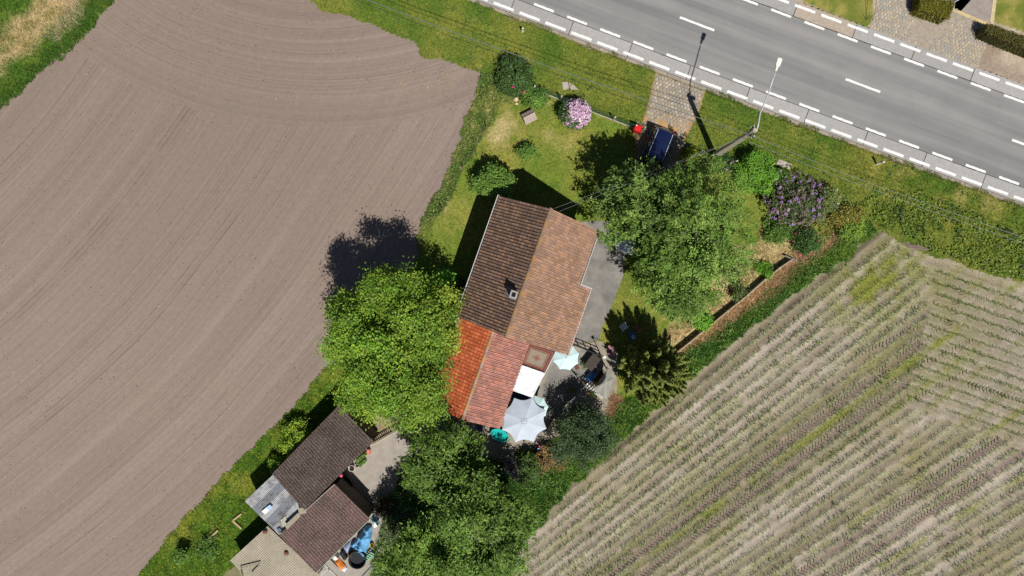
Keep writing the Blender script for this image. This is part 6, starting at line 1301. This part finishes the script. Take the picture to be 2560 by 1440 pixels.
tag(MB().bar(S(1372, 1092, .7), S(1388, 1068, .8), .09, .05).build('white_rail', M(lin(206, 206, 204), .7)), 'slim white rail behind the pale bench', 'rail')
t = thing('toy_windmill', tuple(S(1350, 1122)), 'blue and pink garden windmill toy below the grey parasol', 'toy'); q = S(1350, 1120, .7); MB().tube([(q.x, q.y, 0), (q.x, q.y, .7)], .012, 5).build('stick', WHITE, t)
for k, col in enumerate((lin(90, 190, 220), lin(230, 60, 140), lin(90, 190, 220), lin(230, 60, 140))):
    a2 = k * math.pi / 2; x_, y_ = math.cos(a2), math.sin(a2); MB().add([(q.x, q.y, .72), (q.x + x_ * .18, q.y + y_ * .18, .74), (q.x + x_ * .14 - y_ * .12, q.y + y_ * .14 + x_ * .12, .70), (q.x, q.y, .69)], [[0, 1, 2], [3, 2, 1], [0, 2, 3], [0, 3, 1]]).build('vane', M(col, .4), t)
t = thing('body_board', tuple(S(1580, 838)), 'blue and white oval board lying in the conifer shade', 'board'); q = S(1580, 838); MB().lathe((q.x, q.y, .08), [(.3, 0), (.34, .03), (.3, .06), (0, .07)], 18, .62, 1.1, .5).build('deck', M(lin(70, 110, 170), .5), t, True); MB().lathe((q.x + .08, q.y - .14, .14), [(.18, 0), (.17, .02), (0, .025)], 14, .8, .9, .5).build('white_pad', M(lin(170, 196, 226), .5), t)
def chair(label, px, py, ang, col):
    c = S(px, py); t = thing('garden_chair', tuple(c), label, 'chair', 'chairs in the conifer shade'); x_, y_ = Vector((math.cos(ang), math.sin(ang), 0)), Vector((-math.sin(ang), math.cos(ang), 0)); m = M(col, .6)
    MB().box((c.x, c.y, .43), (.46, .46, .04), ang).build('seat', m, t); q = [c - x_ * .22 - y_ * .22, c - x_ * .22 + y_ * .22]; MB().hexa([q[0] + Vector((0, 0, .45)), q[1] + Vector((0, 0, .45)), q[1] + x_ * .03 + Vector((0, 0, .45)), q[0] + x_ * .03 + Vector((0, 0, .45))], [q[0] - x_ * .12 + Vector((0, 0, .92)), q[1] - x_ * .12 + Vector((0, 0, .92)), q[1] - x_ * .09 + Vector((0, 0, .92)), q[0] - x_ * .09 + Vector((0, 0, .92))]).build('backrest', m, t)
    for a2 in (-1, 1):
        for b2 in (-1, 1): p_ = c + x_ * .2 * a2 + y_ * .2 * b2; MB().tube([p_, p_ + Vector((0, 0, .42))], .018, 5).build('leg', m, t)
chair('white garden chair in the conifer shade, left of the pair', 1558, 815, .6, lin(214, 214, 216)); chair('reddish brown garden chair in the conifer shade, right of the pair', 1588, 818, 2.4, lin(130, 90, 76)); chair('dark pink chair next to the yard gate in the shade', 1524, 872, 1.2, lin(150, 110, 118))
t = thing('brown_stool', tuple(S(1441, 917)), 'little brown stool beside the small mint parasol', 'stool'); q = S(1441, 917); MB().lathe((q.x, q.y, .38), [(.16, 0), (.17, .03), (0, .04)], 12).build('seat', M(lin(110, 66, 46), .7), t)
for k in range(3): a2 = k * 2.1; MB().tube([(q.x + .13 * math.cos(a2), q.y + .13 * math.sin(a2), 0), (q.x + .08 * math.cos(a2), q.y + .08 * math.sin(a2), .38)], .018, 5).build('leg', M(lin(90, 54, 38), .7), t)
t = thing('stone_table', tuple(S(1135, 733)), 'pale stone garden table in the shade between tree and house', 'table'); q = S(1135, 733, .7); MB().prism([tuple(S(a2, b2, .7))[:2] for a2, b2 in ((1127, 724), (1142, 724), (1147, 738), (1128, 742))], .64, .72).build('table_top', M(lin(196, 180, 158), .9, .2, 8), t, bevel=.02); MB().lathe((q.x, q.y, 0), [(.2, 0), (.12, .1), (.1, .5), (.18, .64)], 10).build('pedestal', M(lin(170, 156, 138), .9), t)
t = thing('garden_table', tuple(S(1478, 903)), 'dark garden table in the shade behind the yard gate', 'table'); q = S(1478, 903); MB().box((q.x, q.y, .72), (1.1, .7, .04), .9).build('table_top', M(lin(66, 58, 52), .7), t, bevel=.01)
for a2 in (-.42, .42):
    for b2 in (-.25, .25): MB().tube([(q.x + a2 * math.cos(.9) - b2 * math.sin(.9), q.y + a2 * math.sin(.9) + b2 * math.cos(.9), 0), (q.x + a2 * math.cos(.9) - b2 * math.sin(.9), q.y + a2 * math.sin(.9) + b2 * math.cos(.9), .7)], .025, 5).build('leg', DARK, t)
for lab, px, py, seed in (('potted plant beside the dark garden table', 1462, 912, 301), ('potted plant at the left post of the shade cloth', 1476, 980, 302), ('potted plant near the pale bench', 1402, 1072, 303), ('potted plant by the bicycle with pale wheels', 1430, 972, 304)):
    q = S(px, py); t = thing('potted_plant', tuple(q), lab, 'potted plant', 'potted plants on the patio'); MB().lathe((q.x, q.y, .05), [(.12, 0), (.17, .3), (.18, .33), (.14, .33), (.13, .28)], 12).build('pot', M(lin(168, 108, 84), .85, .15), t); m = 90
    o = leafquads(np.array([q.x, q.y, .5]) + RNG.normal(0, .14, (m, 3)), unit(np.array([0, 0, 1.]) + RNG.normal(0, .5, (m, 3))), .14, .06, pick(MG, m)); np_obj('foliage', o[0], o[1], MAT_LEAF, t, o[2])
# things across the road
t = thing('white_bin', tuple(S(2375, 4)), 'white and grey bin cut off by the top edge across the road', 'bin'); q = S(2378, 2); MB().box((q.x, q.y, .4), (.5, .45, .8), .5).build('bin_body', M(lin(214, 216, 222), .6), t, bevel=.03); MB().box((q.x, q.y, .85), (.54, .5, .08), .5).build('lid', WHITE, t, bevel=.02)
t = thing('wire_stand', tuple(S(2165, 48)), 'thin dark metal stand on the lawn across the road', 'stand'); q = S(2164, 50)
for dx_, dy_ in ((-.15, .25), (.35, .2), (.05, 2.4)): MB().tube([(q.x, q.y, .04), (q.x + dx_, q.y + dy_, .35)], .014, 5).build('rod', DARK, t)
mulch = flat('rubble_pile', 'heap of dark soil with white stones at the maize field corner', 'rubble', ((2248, 602), (2275, 610), (2325, 612), (2332, 622), (2315, 628), (2270, 618)), .0, .12, M(lin(120, 106, 94), .95, .4, 12), bevel=.05)
print('objects', len(bpy.data.objects), 'tris', sum(len(o.data.polygons) * 2 for o in bpy.data.objects if o.type == 'MESH'))
